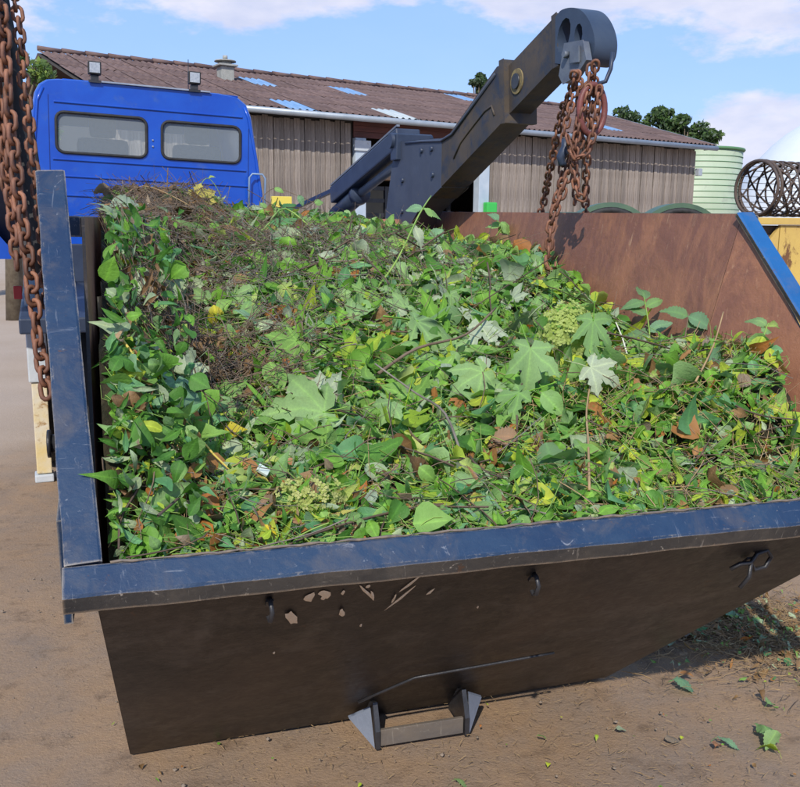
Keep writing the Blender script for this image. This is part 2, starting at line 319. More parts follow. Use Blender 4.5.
# ---------------------------------------------------------------- ground
def ground_mat():
    m = bpy.data.materials.new('packed_earth'); m.use_nodes = True; n = m.node_tree; n.nodes.clear(); g = G(n)
    v = g.n('ShaderNodeTexCoord').outputs['Object']
    c = g.mix(g.ramp(g.noise(v, .8, 8, .6, .3), [(.35, (0, 0, 0)), (.65, (1, 1, 1))]), (.29, .188, .110), (.335, .23, .15))
    c = g.mix(g.ramp(g.noise(g.map(v, loc=(3, 1, 0)), 3.1, 8, .65, .3), [(.4, (0, 0, 0)), (.7, (1, 1, 1))]), c, (.24, .185, .145))
    c = g.mix(g.m('MULTIPLY', g.ramp(g.noise(g.map(v, loc=(1, 6, 0)), 7.5, 9, .7), [(.54, (0, 0, 0)), (.70, (1, 1, 1))]), .8), c, (.15, .100, .066))
    c = g.mix(g.m('MULTIPLY', g.ramp(g.noise(v, 90, 6, .7), [(.56, (0, 0, 0)), (.68, (1, 1, 1))]), .6), c, (.40, .28, .16))
    c = g.mix(g.m('MULTIPLY', g.ramp(g.noise(g.map(v, loc=(8, 2, 0)), 60, 6, .7), [(.58, (0, 0, 0)), (.68, (1, 1, 1))]), .6), c, (.09, .065, .05))
    # greyer concrete yard beyond the skip
    sep = g.n('ShaderNodeSeparateXYZ'); g.l(v, sep.inputs[0])
    yy = g.m('ADD', sep.outputs[1], g.m('MULTIPLY', g.noise(v, .9, 5), 2.2))
    far = g.ramp(g.m('MULTIPLY', yy, .1), [(.62, (0, 0, 0)), (.74, (1, 1, 1))])
    c = g.mix(far, c, g.mix(g.noise(v, 1.5, 6), (.385, .295, .22), (.46, .37, .295)))
    p = g.n('ShaderNodeBsdfPrincipled'); g.l(c, p.inputs['Base Color']); p.inputs['Roughness'].default_value = .92; p.inputs['Specular IOR Level'].default_value = .2
    b = g.n('ShaderNodeBump'); b.inputs['Strength'].default_value = .55; b.inputs['Distance'].default_value = .012
    g.l(g.m('ADD', g.noise(v, 110, 8, .7), g.m('MULTIPLY', g.noise(v, 26, 5), .7)), b.inputs['Height']); g.l(b.outputs[0], p.inputs['Normal'])
    o = g.n('ShaderNodeOutputMaterial'); g.l(p.outputs[0], o.inputs[0]); return m
GM = ground_mat()
bm = bmesh.new()
xs = sorted(set([-400, -120, -40, -15]+[round(-8+.16*i, 3) for i in range(101)]+[15, 40, 120, 400])); ys = sorted(set([-60, -15, -5]+[round(-2+.16*i, 3) for i in range(76)]+[12, 20, 40, 120, 600]))
def gz(x, y):
    k = 0 if (abs(x) > 7.9 or y > 9.9 or y < -1.9) else 1
    return k*(.007*math.sin(2.1*x+y*1.3)+.006*math.sin(4.3*y-2*x)+.004*math.sin(9*x+3*y))-.012
vv = [[bm.verts.new((x, y, gz(x, y))) for x in xs] for y in ys]
for j in range(len(ys)-1):
    for i in range(len(xs)-1): bm.faces.new((vv[j][i], vv[j][i+1], vv[j+1][i+1], vv[j+1][i]))
tag(obj('ground', bm, GM, smooth=True), kind='structure')

# ---------------------------------------------------------------- skip container
YAW = R(16.8); O = Vector((-.6105, 1.5396, 0))
U = Vector((math.cos(YAW), math.sin(YAW), 0)); V = Vector((-math.sin(YAW), math.cos(YAW), 0))
skip = empty('skip_container', 'large open steel skip with navy rim, heaped with green waste, standing on the earth', 'skip', O, YAW)
def panel(name, pts, t, m_out, m_in, outward):
    bm = bmesh.new(); P = [Vector(p) for p in pts]
    n = (P[1]-P[0]).cross(P[2]-P[0]).normalized()
    if n.dot(Vector(outward)) < 0: n = -n
    fs, nf, sd = prism(bm, P, -n*t)
    for f in nf: f.material_index = 1
    return obj(name, bm, [m_out, m_in], skip)
ZR, ZL, ZK = 1.552, 1.52, 1.63
E1 = [(.06, .05, .79), (1.955, .05, .79), (1.645, .87, 0.0), (.09, .835, 0.0)]
panel('end_panel', E1, .008, under, rust, (0, -1, -1))
# right side wall: folded facet + long upright sheet
panel('side_panel', [(1.958, .052, .79), (1.965, .749, ZR), (1.648, .873, 0)], .008, under, rust, (1, 0, 0))
panel('side_panel', [(1.965, .749, ZR), (1.965, 3.65, 1.60), (1.648, 2.95, 0), (1.648, .873, 0)], .008, under, rust, (1, 0, 0))
panel('side_panel', [(.057, .052, .79), (.035, .761, ZL), (.087, .838, 0)], .008, under, rust, (-1, 0, 0))
panel('side_panel', [(.035, .761, ZL), (.035, 3.65, 1.54), (.087, 2.95, 0), (.087, .838, 0)], .008, under, rust, (-1, 0, 0))
panel('end_panel', [(.04, 3.655, 1.55), (1.96, 3.655, 1.55), (1.645, 2.955, 0), (.09, 2.955, 0)], .008, under, rust, (0, 1, -.5))
bm = bmesh.new(); box(bm, .10, .89, .004, 1.635, 2.93, .014); obj('floor_plate', bm, [under], skip)
# rim tubes with paint on the upper face and scuffed flanks
def rim(name, a, b, inward, w, h, flank=None, top=navy):
    """box section: a->b is the outer lower edge of the painted face; inward = unit vector across the face"""
    a, b = Vector(a), Vector(b); t = (b-a).normalized(); iv = Vector(inward); iv = (iv-t*iv.dot(t)).normalized()
    n = t.cross(iv).normalized()
    if n.z < 0: n = -n
    bm = bmesh.new(); L = (b-a).length; N = max(2, int(L/.035))
    prof = [(0, 0), (.006, .003), (w-.006, .003), (w, 0), (w, -h), (0, -h)]
    rows = []
    for i in range(N+1):
        s = i/N; wv = [.0014*math.sin(s*L*9+k*1.7)*math.sin(s*L*23+k) for k in range(6)]
        rows.append([bm.verts.new(a+t*(L*s)+iv*(p+(wv[k] if k in (0, 5) else wv[k]*.5))+n*(q+wv[(k+2) % 6]*.5) if not (k == 5 and flank) else a+t*(L*s)+Vector(flank)+iv*wv[0]) for k, (p, q) in enumerate(prof)])
    for i in range(N):
        for k in range(6):
            f = bm.faces.new((rows[i][k], rows[i][(k+1) % 6], rows[i+1][(k+1) % 6], rows[i+1][k])); f.material_index = 0 if k in (0, 1, 2) else 1
    bm.faces.new(rows[0]).material_index = 0; bm.faces.new(rows[-1]).material_index = 0
    return obj(name, bm, [top, blackside], skip)
rim('rim_beam', (0, 0, .83), (2.03, 0, .83), (0, .72, .70), .064, .050, flank=(0, .012, -.034))
rim('rim_beam', (.003, .0465, .8755), (-.068, .80, ZK), (1, 0, 0), .068, .018)
rim('rim_beam', (2.026, .044, .875), (2.0, .75, ZR+.005), (-1, 0, 0), .062, .014, top=blueband)
rim('rim_beam', (2.03, .765, ZR-.004), (2.03, 3.7, 1.60), (-1, 0, 0), .06, .05, top=navy)
rim('rim_beam', (-.03, .84, ZL), (-.03, 3.7, 1.54), (1, 0, 0), .06, .05, top=navy)
# weld bead + inner lip of the near rim
bm = bmesh.new(); tube(bm, [(.085+i*.02, +.0450+.002*math.sin(i*2.3), .8770+.0012*math.sin(i*1.7)) for i in range(94)], [.0028+.0016*math.sin(i*1.1)*math.sin(i*.37) for i in range(94)], 5); obj('weld_bead', bm, [mat('weld_bead_steel', (.22, .17, .12), (.09, .08, .08), sc=50, rough=.6)], skip, True)
# tipping bracket at the foot of the end panel
bm = bmesh.new()
for a0 in (.805, 1.083):
    bm = bmesh.new(); prism(bm, [(a0, .665, .0), (a0, .665, .055), (a0, .70, .13), (a0, .74, .115), (a0, .812, .02), (a0, .812, 0)], (.014, 0, 0)); obj('bracket_plate', bm, [weld], skip)
bm = bmesh.new(); box(bm, .8215, .672, .004, 1.080, .684, .055, .002); obj('bracket_bar', bm, [steel_scratched('bare_worn_steel', (.16, .13, .10), (.09, .08, .075), (.34, .30, .25), .6)], skip)
bm = bmesh.new(); box(bm, .8215, .686, .004, 1.080, .80, .010); obj('bracket_base', bm, [GM], skip); bm2 = None
for pts in ([(.742, .742, .068), (.800, .708, .108), (.803, .668, .002)], [(1.163, .735, .075), (1.108, .705, .112), (1.099, .668, .002)]):
    bm = bmesh.new(); prism(bm, pts, (0, .008, .003)); obj('gusset_plate', bm, [gusset], skip)
def on_panel(a, z, off=0): return Vector((a, .05+(.79-z)*.975-off*.716, z-off*.698))
bm = bmesh.new(); tube(bm, [on_panel(.72+.045*i, .165+.10*min(1, i/3)+.004*i, .002) for i in range(13)], .0045, 5); obj('weld_bead', bm, [weld], skip, True)
for o in skip.children:
    if o.name.split('.')[0] in ('bracket_plate', 'bracket_bar', 'bracket_base', 'gusset_plate'): o.location.x = -.03
# net hooks
def nethook(a, z, s=1, kind=0):
    h = obj('net_hook', (lambda b: (box(b, -.008, -.006, -.012, .008, .0, .012), b)[1])(bmesh.new()), [weld], skip)
    h.location = on_panel(a, z, .001); h.rotation_euler = (R(-44), 0, 0); h.rotation_euler = (R(45), 0, 0)
    b = bmesh.new()
    if kind == 0:
        tube(b, [(0, -.006, .010), (0, -.022, .006), (.002, -.03, -.012), (0, -.024, -.032), (0, -.010, -.040), (-.002, -.004, -.030)], .0055, 6)
    else:
        tube(b, [(-.05, -.004, -.02), (-.03, -.014, -.004), (0, -.016, -.004), (.012, -.02, .02), (.040, -.02, .026), (.058, -.016, .006), (.044, -.014, -.020), (.012, -.014, -.024), (0, -.016, -.004), (-.002, -.016, -.04), (-.022, -.01, -.070)], .0058, 6)
    o = obj('hook_rod', b, [weld], h, True); o.rotation_euler = (R(-45), 0, 0)
nethook(.389, .745); nethook(.988, .728); nethook(1.585, .700, 1, 1)
nb = bmesh.new(); bmesh.ops.create_uvsphere(nb, u_segments=10, v_segments=6, radius=.008); o = obj('bolt', nb, [mat('blue_bolt', (.02, .10, .30), rough=.5)], skip, True); o.location = on_panel(1.80, .71, .002)
# mud splashes (thin dried lumps)
bm = bmesh.new()
for (a, z, w, h, rot) in ((.449, .666, .017, .019, .3), (.475, .742, .014, .010, 0), (.505, .748, .014, .012, .4), (.505, .735, .007, .006, 0), (.545, .745, .005, .005, 0), (.60, .735, .005, .020, .5), (.615, .722, .004, .012, .3), (.56, .665, .008, .012, .2), (.69, .752, .004, .018, -.4), (.685, .70, .0035, .034, -.35), (.67, .70, .003, .010, 0), (.75, .71, .005, .009, -.3), (.90, .62, .003, .003, 0), (.595, .76, .006, .004, 0), (.62, .60, .003, .004, 0), (.43, .52, .003, .003, 0)):
    ct = on_panel(a, z, .0005); ux = Vector((1, 0, 0)); uz = Vector((0, -.698, .716)); no = Vector((0, -.716, -.698))
    c = bm.verts.new(ct+no*.004); rg = []
    for k in range(11):
        t = k*2*math.pi/11; rr = 1+random.uniform(-.3, .25); dx, dz = math.cos(t)*w*rr*.8, math.sin(t)*h*rr*2.3
        rg.append(bm.verts.new(ct+ux*(dx*math.cos(rot)-dz*math.sin(rot))+uz*(dx*math.sin(rot)+dz*math.cos(rot))))
    for k in range(11): bm.faces.new((c, rg[k], rg[(k+1) % 11]))
obj('mud_splash', bm, [mud], skip, True)['kind'] = 'stuff'
# left outer pin bracket, lifting pin
bm = bmesh.new(); prism(bm, [(-.034, .38, .86), (-.034, .52, .90), (-.034, .60, .60), (-.034, .42, .60)], (.02, 0, 0)); obj('pin_bracket', bm, [navy], skip)
bm = bmesh.new(); tube(bm, [(.10, .62, .98), (-.055, .62, .98)], .022, 12); tube(bm, [(-.055, .62, .98), (-.063, .62, .98)], .034, 12); obj('lifting_pin', bm, [weld], skip, True)
bm = bmesh.new(); tube(bm, [(1.70, 2.0, .98), (2.1, 2.0, .98)], .022, 12); obj('lifting_pin', bm, [weld], skip, True)
# wooden lath standing inside the left wall
bm = bmesh.new(); beam(bm, (.085, .66, .93), (.062, 1.02, 1.30), .016, .012); lath = obj('wooden_lath', bm, [straw]); lath.location = O; lath.rotation_euler = (0, 0, YAW)
tag(lath, 'thin brown wooden lath standing against the left inner wall of the skip', 'lath')

# ---------------------------------------------------------------- green waste heap
_hb = np.array([-.2, .0, .12, .35, .65, .95, 1.25, 1.6, 2.1, 2.6, 2.8, 3.0, 3.4, 4.0])
_hv = np.array([.70, .78, .85, .895, .945, 1.02, 1.12, 1.245, 1.41, 1.56, 1.62, 1.62, 1.52, 1.3])
def sm(t): t = np.clip(t, 0, 1); return t*t*(3-2*t)
def hz(a, b):
    z = np.interp(b, _hb, _hv)
    z = z+.235*sm((a-1.2)/.7)*np.exp(-((b-.55)/.45)**2)*sm((b-.1)/.3)
    z = z-.13*sm((a-.7)/1.1)*sm((b-2.0)/.8)
    z = z-.075*sm((a-.40)/.3)*sm((b-2.0)/.5)
    z = z+.35*sm((.36-a)/.34)*sm((2.9-b)/.7)*sm((b-.10)/.4)-.05*np.exp(-((a-.36)/.12)**2)*sm((2.2-b)/.8)*sm((b-.2)/.3)
    z = np.where(a < .5, np.minimum(np.minimum(z, np.maximum(np.interp(b, _hb, _hv), 1.50)), .84+b*.93), z)
    z = z+.035*np.sin(5.1*a+1.3*b+.4)*np.sin(4.3*b-1.7*a+1)*sm(b/.4)
    z = z+.018*np.sin(11*a-7*b)*np.sin(9*b+6*a+2)*sm(b/.3)
    z = z+(.016*np.sin(23*a+9*b+3)*np.sin(19*b-13*a)+.010*np.sin(41*a-17*b)*np.sin(37*b+11*a+1))*sm((b-.1)/.25)
    return z
def walls(b, z):
    """inner limits of a at depth b and height z"""
    f = np.clip(z/1.55, 0, 1)
    return .087-.035*f, 1.648+.305*f
heap = empty('green_waste_heap', 'tangled heap of cut leaves, twigs and dry stalks filling the skip', 'green waste', O, YAW)
bm = bmesh.new(); NA, NB = 60, 90; gv = []
for j in range(NB+1):
    b = .075+3.45*j/NB; row = []
    for i in range(NA+1):
        z = 1.0
        for _ in range(4):
            lo, hi = walls(b, z); a = lo+.012+(hi-lo-.024)*i/NA; z = float(hz(a, b))
        row.append(bm.verts.new((a, b, z-.02+random.uniform(-.012, .012))))
    gv.append(row)
for j in range(NB):
    for i in range(NA): bm.faces.new((gv[j][i], gv[j][i+1], gv[j+1][i+1], gv[j+1][i]))
obj('mulch_core', bm, [soil], heap)['kind'] = 'stuff'

def frames(nrm, ang):
    """orthonormal frames with z=nrm and x rotated by ang"""
    nrm = nrm/np.linalg.norm(nrm, axis=1)[:, None]
    h = np.tile([1., 0, 0], (len(nrm), 1)); h[np.abs(nrm[:, 0]) > .9] = [0, 1, 0]
    x = np.cross(h, nrm); x /= np.linalg.norm(x, axis=1)[:, None]; y = np.cross(nrm, x)
    c, s = np.cos(ang)[:, None], np.sin(ang)[:, None]
    return x*c+y*s, y*c-x*s, nrm
def mesh_np(name, verts, faces, mats, midx=None, attrs=None, smooth=True):
    me = bpy.data.meshes.new(name); nv, nf = len(verts), len(faces); k = faces.shape[1]
    me.vertices.add(nv); me.vertices.foreach_set('co', verts.astype(np.float32).ravel())
    me.loops.add(nf*k); me.loops.foreach_set('vertex_index', faces.astype(np.int32).ravel())
    me.polygons.add(nf); me.polygons.foreach_set('loop_start', np.arange(0, nf*k, k, dtype=np.int32))
    try: me.polygons.foreach_set('loop_total', np.full(nf, k, dtype=np.int32))
    except Exception: pass
    for m_ in mats: me.materials.append(m_)
    if midx is not None: me.polygons.foreach_set('material_index', midx.astype(np.int32))
    for an, (dom, arr) in (attrs or {}).items():
        a = me.attributes.new(an, 'FLOAT', dom); a.data.foreach_set('value', arr.astype(np.float32))
    me.update(calc_edges=True); me.validate()
    if smooth: me.shade_smooth()
    return me
# small-leaf templates: (verts, faces, vein)
TM = {}
def tmpl(kind):
    if kind in TM: return TM[kind]
    if kind >= 10: return TM[kind]
    ys = [.14, .32, .5, .68, .84]
    w_ = {0: [.17, .27, .28, .20, .10], 1: [.07, .11, .12, .09, .05], 2: [.30, .42, .40, .28, .13], 3: [.17, .27, .28, .20, .10]}[kind]
    P = [(0, 0, 0)]+[(0, y, -.02) for y in ys]+[(0, 1, 0)]; ve = [1]*6+[0]
    for sd in (1, -1):
        for y, w in zip(ys, w_): P.append((sd*w, y-.03, .03)); ve.append(0)
    F = []
    for sd, o in ((1, 7), (-1, 12)):
        t = [(0, o, 1)]
        for k in range(4): t += [(k+1, o+k, o+k+1), (k+1, o+k+1, k+2)]
        t += [(5, o+4, 6)]
        F += [q if sd < 0 else q[::-1] for q in t]
    F = [q[::-1] for q in F]
    TM[kind] = (np.array(P, float), np.array(F), np.array(ve, float)); return TM[kind]
def region_mat(a, b, big=False):
    """choose a material index per leaf from where it lies in the heap"""
    n = len(a)
    base = np.array([.20, .27, .15, .10, .10, .006, .02, .03, .12])
    Wt = np.tile(base, (n, 1))
    def add(mask, w):
        nonlocal Wt
        w = np.array(w); Wt = Wt*(1-mask[:, None])+w[None]*mask[:, None]
    g2 = lambda ca, cb, ra, rb: np.exp(-(((a-ca)/ra)**2+((b-cb)/rb)**2))
    add(.75*g2(.75, 2.0, .7, .45), [.08, .14, .12, .46, .05, .0, .01, .04, .12])
    add(.8*g2(.85, .95, .5, .4), [.10, .32, .38, .08, .12, 0, .01, .01, .06])
    add(.85*sm((a-1.1)/.3)*sm((1.0-b)/.4), [.12, .30, .12, .05, .27, .015, .05, .07, .06])
    add(.75*g2(.40, .25, .40, .20), [.16, .18, .06, .03, .15, .03, .20, .20, .04])
    add(.6*g2(1.05, .50, .22, .14), [.1, .15, .1, .03, .15, .03, .24, .18, .03])
    add(.93*g2(.20, 2.45, .48, .60), [.04, .05, .02, .02, .02, 0, .06, .74, .05])
    add(.93*g2(.30, 1.12, .32, .24), [.05, .06, .03, .03, .02, 0, .10, .68, .04])
    add(.6*g2(.03, 1.2, .12, .9), [.52, .15, .03, .04, .01, 0, .01, .08, .20])
    add(.35*g2(.9, 2.6, .5, .3), [.2, .2, .2, .15, .1, .0, .06, .1, .1])
    Wt = Wt/Wt.sum(1)[:, None]; c = Wt.cumsum(1); r = rng.random(n)[:, None]
    return (r > c).sum(1).clip(0, 8)
def heap_points(n, hlo, hhi, margin=.02, pad=0):
    # sample denser toward the camera side
    b = .085+rng.random(n)**1.15*3.25; a = rng.random(n)
    z = np.ones(n)
    for _ in range(4):
        lo, hi = walls(b, z); lim = np.where(b < .30, pad, 0)
        A = lo+margin+(hi-lo-2*margin)*a; z = hz(A, b)
    e = .01
    nx = -(hz(A+e, b)-hz(A-e, b))/(2*e); ny = -(hz(A, b+e)-hz(A, b-e))/(2*e)
    nrm = np.stack([nx, ny, np.ones(n)], 1); nrm /= np.linalg.norm(nrm, axis=1)[:, None]
    h = hlo+(hhi-hlo)*rng.random(n)
    return np.stack([A, b, z], 1)+nrm*h[:, None], nrm, A, b
def scatter(name, n, kinds, s0, s1, h0, h1, tilt, midx_fn=region_mat, pts=None, parent=heap, mats=LM):
    P, N, A, B = heap_points(n, h0, h1, .03) if pts is None else pts
    n = len(P)
    nn = N+rng.normal(0, tilt, (n, 3)); nn[:, 1] -= .15; fx, fy, fz = frames(nn, rng.random(n)*2*np.pi)
    sz = (s0+(s1-s0)*rng.random(n)**1.6)*(np.where(B < .5, .62+.76*B, 1.0) if pts is None and s1 > .1 else 1.0); mi = midx_fn(A, B)
    kk = rng.choice(kinds, n); V_, F_, M_, VE, TI = [], [], [], [], []; off = 0
    for k in set(kinds):
        idx = np.where(kk == k)[0]; T, F, ve = tmpl(k); m_ = len(idx)
        if not m_: continue
        curl = rng.normal(-.25, .7, m_); fold = rng.normal(1, .8, m_); roll = rng.normal(0, 1.6, m_)
        t = np.repeat(T[None], m_, 0).copy()
        t[:, :, 2] = t[:, :, 2]*fold[:, None]+curl[:, None]*(t[:, :, 1]**2-.4*t[:, :, 1])+roll[:, None]*t[:, :, 0]**2+rng.normal(0, .022, t.shape[:2])
        t[:, :, 1] -= .5; t[:, :, 0] *= rng.uniform(.7, 1.2, m_)[:, None]
        t *= sz[idx][:, None, None]
        w = P[idx][:, None]+t[:, :, 0:1]*fx[idx][:, None]+t[:, :, 1:2]*fy[idx][:, None]+t[:, :, 2:3]*fz[idx][:, None]
        V_.append(w.reshape(-1, 3)); F_.append((F[None]+(off+np.arange(m_)*len(T))[:, None, None]).reshape(-1, 3)); off += m_*len(T)
        M_.append(np.repeat(mi[idx], len(F))); VE.append(np.tile(ve, m_)); TI.append(np.repeat(rng.random(m_), len(T)))
    Vv = np.concatenate(V_)
    if pts is None:   # keep inside the walls
        lo, hi = walls(Vv[:, 1], Vv[:, 2]); ins = Vv[:, 2] < 1.53
        Vv[:, 0] = np.where(ins, np.clip(Vv[:, 0], lo+.012, hi-.012), Vv[:, 0])
        Vv[:, 1] = np.maximum(Vv[:, 1], .068)
    me = mesh_np(name, Vv, np.concatenate(F_), mats, np.concatenate(M_), {'vein': ('POINT', np.concatenate(VE)), 'tint': ('POINT', np.concatenate(TI)*.6)})
    o = bpy.data.objects.new(name, me); COL.objects.link(o); o.parent = parent; o['kind'] = 'stuff'
    return o
TM[5] = (np.array([(0, 0, 0), (.24, .45, .04), (0, .5, -.03), (-.24, .45, .04), (0, 1, 0)], float), np.array([(0, 1, 2), (0, 2, 3), (1, 4, 2), (3, 2, 4)]), np.array([1, 0, 1, 0, 0.]))
TM[6] = (TM[5][0]*np.array([.45, 1, 1]), TM[5][1], TM[5][2])
scatter('leaf_litter', 36000, [5, 5, 6], .014, .046, -.008, .022, .75)
scatter('small_leaves', 11500, [0, 0, 1, 2], .028, .072, .003, .036, .85)
scatter('clipped_leaves', 2300, [0, 0, 1, 2], .055, .125, .008, .052, .8)
_n = 440; _b = .13+rng.random(_n)**1.3*1.6; _a = .085+rng.random(_n)**1.3*.20
_z0 = hz(_a, _b); _z1 = np.minimum(.84+_b*1.0, 1.56); _z = _z0+(_z1-_z0)*rng.random(_n)
scatter('wall_leaves', _n, [0, 0, 2, 1, 1], .02, .075, 0, 0, .8, lambda a, b: rng.choice([0, 0, 0, 0, 8, 1, 1, 7, 3], len(a)), (np.stack([np.maximum(_a, .10), _b, _z], 1), np.tile([.6, -.7, .45], (_n, 1)), _a, _b))
def strands(name, n, m_, l0, l1, r0, r1, where=None, hlo=0, hhi=.04, wiggle=.25, pts=None, lift=.10, parent=heap, seg=6):
    if pts is None:
        P, N, A, B = heap_points(n*6 if where is not None else n, hlo, hhi, .04)
        if where is not None:
            w = where(A, B); k = rng.random(len(A)) < w; P, N, A, B = P[k][:n], N[k][:n], A[k][:n], B[k][:n]
    else: P, N, A, B = pts
    n = len(P); ang = rng.random(n)*2*np.pi; fx, fy, fz = frames(N+rng.normal(0, .12, (n, 3)), ang)
    L = l0+(l1-l0)*rng.random(n)**1.5; rad = r0+(r1-r0)*rng.random(n)**2
    th = rng.normal(0, wiggle, (n, seg+1)).cumsum(1)*.8; ph = rng.normal(0, wiggle*.5, (n, seg+1)).cumsum(1)+rng.normal(0, lift, n)[:, None]
    d = fx[:, None]*(np.cos(th)*np.cos(ph))[..., None]+fy[:, None]*(np.sin(th)*np.cos(ph))[..., None]+fz[:, None]*np.sin(ph)[..., None]
    pos = P[:, None]+(d*(L/seg)[:, None, None]).cumsum(1); pos -= (pos.mean(1)-P)[:, None]
    if parent is heap and pts is None:
        q = pos.reshape(-1, 3); lo, hi = walls(q[:, 1], q[:, 2]); ins = q[:, 2] < 1.53
        q[:, 0] = np.where(ins, np.clip(q[:, 0], lo+.012, hi-.012), q[:, 0]); q[:, 1] = np.maximum(q[:, 1], .075)
        zz = hz(q[:, 0], q[:, 1]); q[:, 2] = np.clip(q[:, 2], zz-.01, None); pos = q.reshape(pos.shape)
    tt = np.gradient(pos, axis=1); tt /= np.linalg.norm(tt, axis=2)[..., None]+1e-9
    up = np.array([.1, .2, 1.]); s = np.cross(tt, up); s /= np.linalg.norm(s, axis=2)[..., None]+1e-9; u2 = np.cross(s, tt)
    ring = [pos+(s*math.cos(k*2.0944)+u2*math.sin(k*2.0944))*rad[:, None, None]*(np.linspace(1, .6, seg+1)[None, :, None]) for k in range(3)]
    Vv = np.stack(ring, 2).reshape(-1, 3); F = []
    for i in range(seg):
        for k in range(3):
            k2 = (k+1) % 3; F.append((i*3+k, i*3+k2, (i+1)*3+k2, (i+1)*3+k))
    F = (np.array(F)[None]+(np.arange(n)*(seg+1)*3)[:, None, None]).reshape(-1, 4)
    o = bpy.data.objects.new(name, mesh_np(name, Vv, F, [m_])); COL.objects.link(o); o.parent = parent; o['kind'] = 'stuff'
    return o
gg = lambda a, b, ca, cb, ra, rb: np.exp(-(((a-ca)/ra)**2+((b-cb)/rb)**2))
brown_zone = lambda a, b: np.clip(gg(a, b, .12, 2.40, .44, .62)+gg(a, b, .30, 1.12, .27, .23)+.35*gg(a, b, .9, 2.1, .5, .3)+.03, 0, 1)
strands('dry_stalks', 3700, brownstem, .08, .36, .0008, .0024, brown_zone, .0, .07, .25, lift=.16)
strands('dry_stalks', 3000, greystem, .06, .30, .0008, .0022, lambda a, b: np.clip(brown_zone(a, b)+.8*gg(a, b, .65, 1.8, .5, .4), 0, 1), .005, .06, .25, lift=.12)
strands('straw', 900, straw, .06, .26, .0007, .0019, None, .004, .04, .18)
strands('straw', 900, straw, .05, .20, .0007, .0018, lambda a, b: sm((a-1.1)/.3)*sm((1.3-b)/.5), .01, .04, .15)
strands('cut_grass', 2800, greenstem, .05, .24, .0009, .0024, None, .002, .045, .22)
strands('twigs', 200, mat('dark_twig', (.075, .05, .035), (.12, .085, .06), sc=20, rough=.85), .15, .50, .002, .0045, None, .01, .05, .14)

# ---- large leaves with lobes and veins
def finish_leaf(name, P, F, ve, m_, seed, fold=None):
    r_ = random.Random(seed); P = [list(p) for p in P]
    c1, c2, tw = r_.uniform(-.4, 1.1), r_.uniform(-.8, .6), r_.uniform(-.8, .8); fo = r_.uniform(-.1, .55); dr = r_.uniform(.1, 1.0)
    for i, p in enumerate(P):
        x, y = p[0], p[1]
        p[2] += c1*(-(y-.35)**2)*.8+c2*x*x+tw*x*y*.5+fo*abs(x)+(.0 if ve[i] else .035)+.055*math.sin(9*x+seed)*math.cos(8*y+seed*2)
        p[2] += r_.uniform(-.022, .022); p[0] *= 1-.45*max(fo, 0); p[2] -= dr*(x*x+max(0, y-.2)**2)*.9
    me = bpy.data.meshes.new(name); me.from_pydata(P, [], F); me.materials.append(m_)
    a = me.attributes.new('vein', 'FLOAT', 'POINT'); a.data.foreach_set('value', [float(v) for v in ve])
    me.shade_smooth(); return me
def stalk(P, F, ve, L, r=.012):
    b = len(P); n = 4
    for i in range(3):
        y = .02-L*i/2
        for k in range(n): P.append((r*math.cos(k*1.57), y, r*math.sin(k*1.57)-.01-.05*i*i)); ve.append(1)
    for i in range(2):
        for k in range(n): F.append((b+i*n+k, b+i*n+(k+1) % n, b+(i+1)*n+(k+1) % n, b+(i+1)*n+k))
def maple(m_, seed, narrow=1.0, deep=1.0):
    r_ = random.Random(seed); P = [(0, 0, 0)]; ve = [1]; F = []
    lobes = [(0, 1.0), (46, .84), (-46, .84), (98, .52), (-98, .52)]
    order = sorted(lobes, key=lambda t: t[0]); notch = {}
    ends = [-150]+[(order[i][0]+order[i+1][0])/2 for i in range(4)]+[150]
    nr = [.20]+[(.34 if i in (0, 3) else .40)*deep for i in range(4)]+[.20]
    ni = []
    for e, q in zip(ends, nr):
        q *= r_.uniform(.9, 1.12); P.append((q*math.sin(R(e)), q*math.cos(R(e)), 0)); ve.append(0); ni.append(len(P)-1)
    for i, (t, L) in enumerate(order):
        L *= r_.uniform(.9, 1.08); t += r_.uniform(-4, 4)
        d = Vector((math.sin(R(t)), math.cos(R(t)))); s = Vector((d.y, -d.x))
        def add(al, ac, v=0):
            q = d*al*L+s*ac*L*narrow; P.append((q.x, q.y, 0)); ve.append(v); return len(P)-1
        v1, v2, v3 = add(.35, 0, 1), add(.62, 0, 1), add(.85, 0, 1); tip = add(1.0, 0, 0)
        for sd, nn in ((1, ni[i+1]), (-1, ni[i])):
            j = r_.uniform(.9, 1.1)
            p1, p2, p3, p4 = add(.56, .24*sd*j), add(.64, .155*sd), add(.76, .19*sd*j), add(.84, .085*sd)
            tr = [(0, nn, v1), (v1, nn, p1), (v1, p1, v2), (v2, p1, p2), (v2, p2, p3), (v2, p3, v3), (v3, p3, p4), (v3, p4, tip)]
            F += [t_ if sd > 0 else t_[::-1] for t_ in tr]
    F = [tuple(reversed(f)) for f in F]
    stalk(P, F, ve, .7)
    return finish_leaf('maple_leaf', P, F, ve, m_, seed)
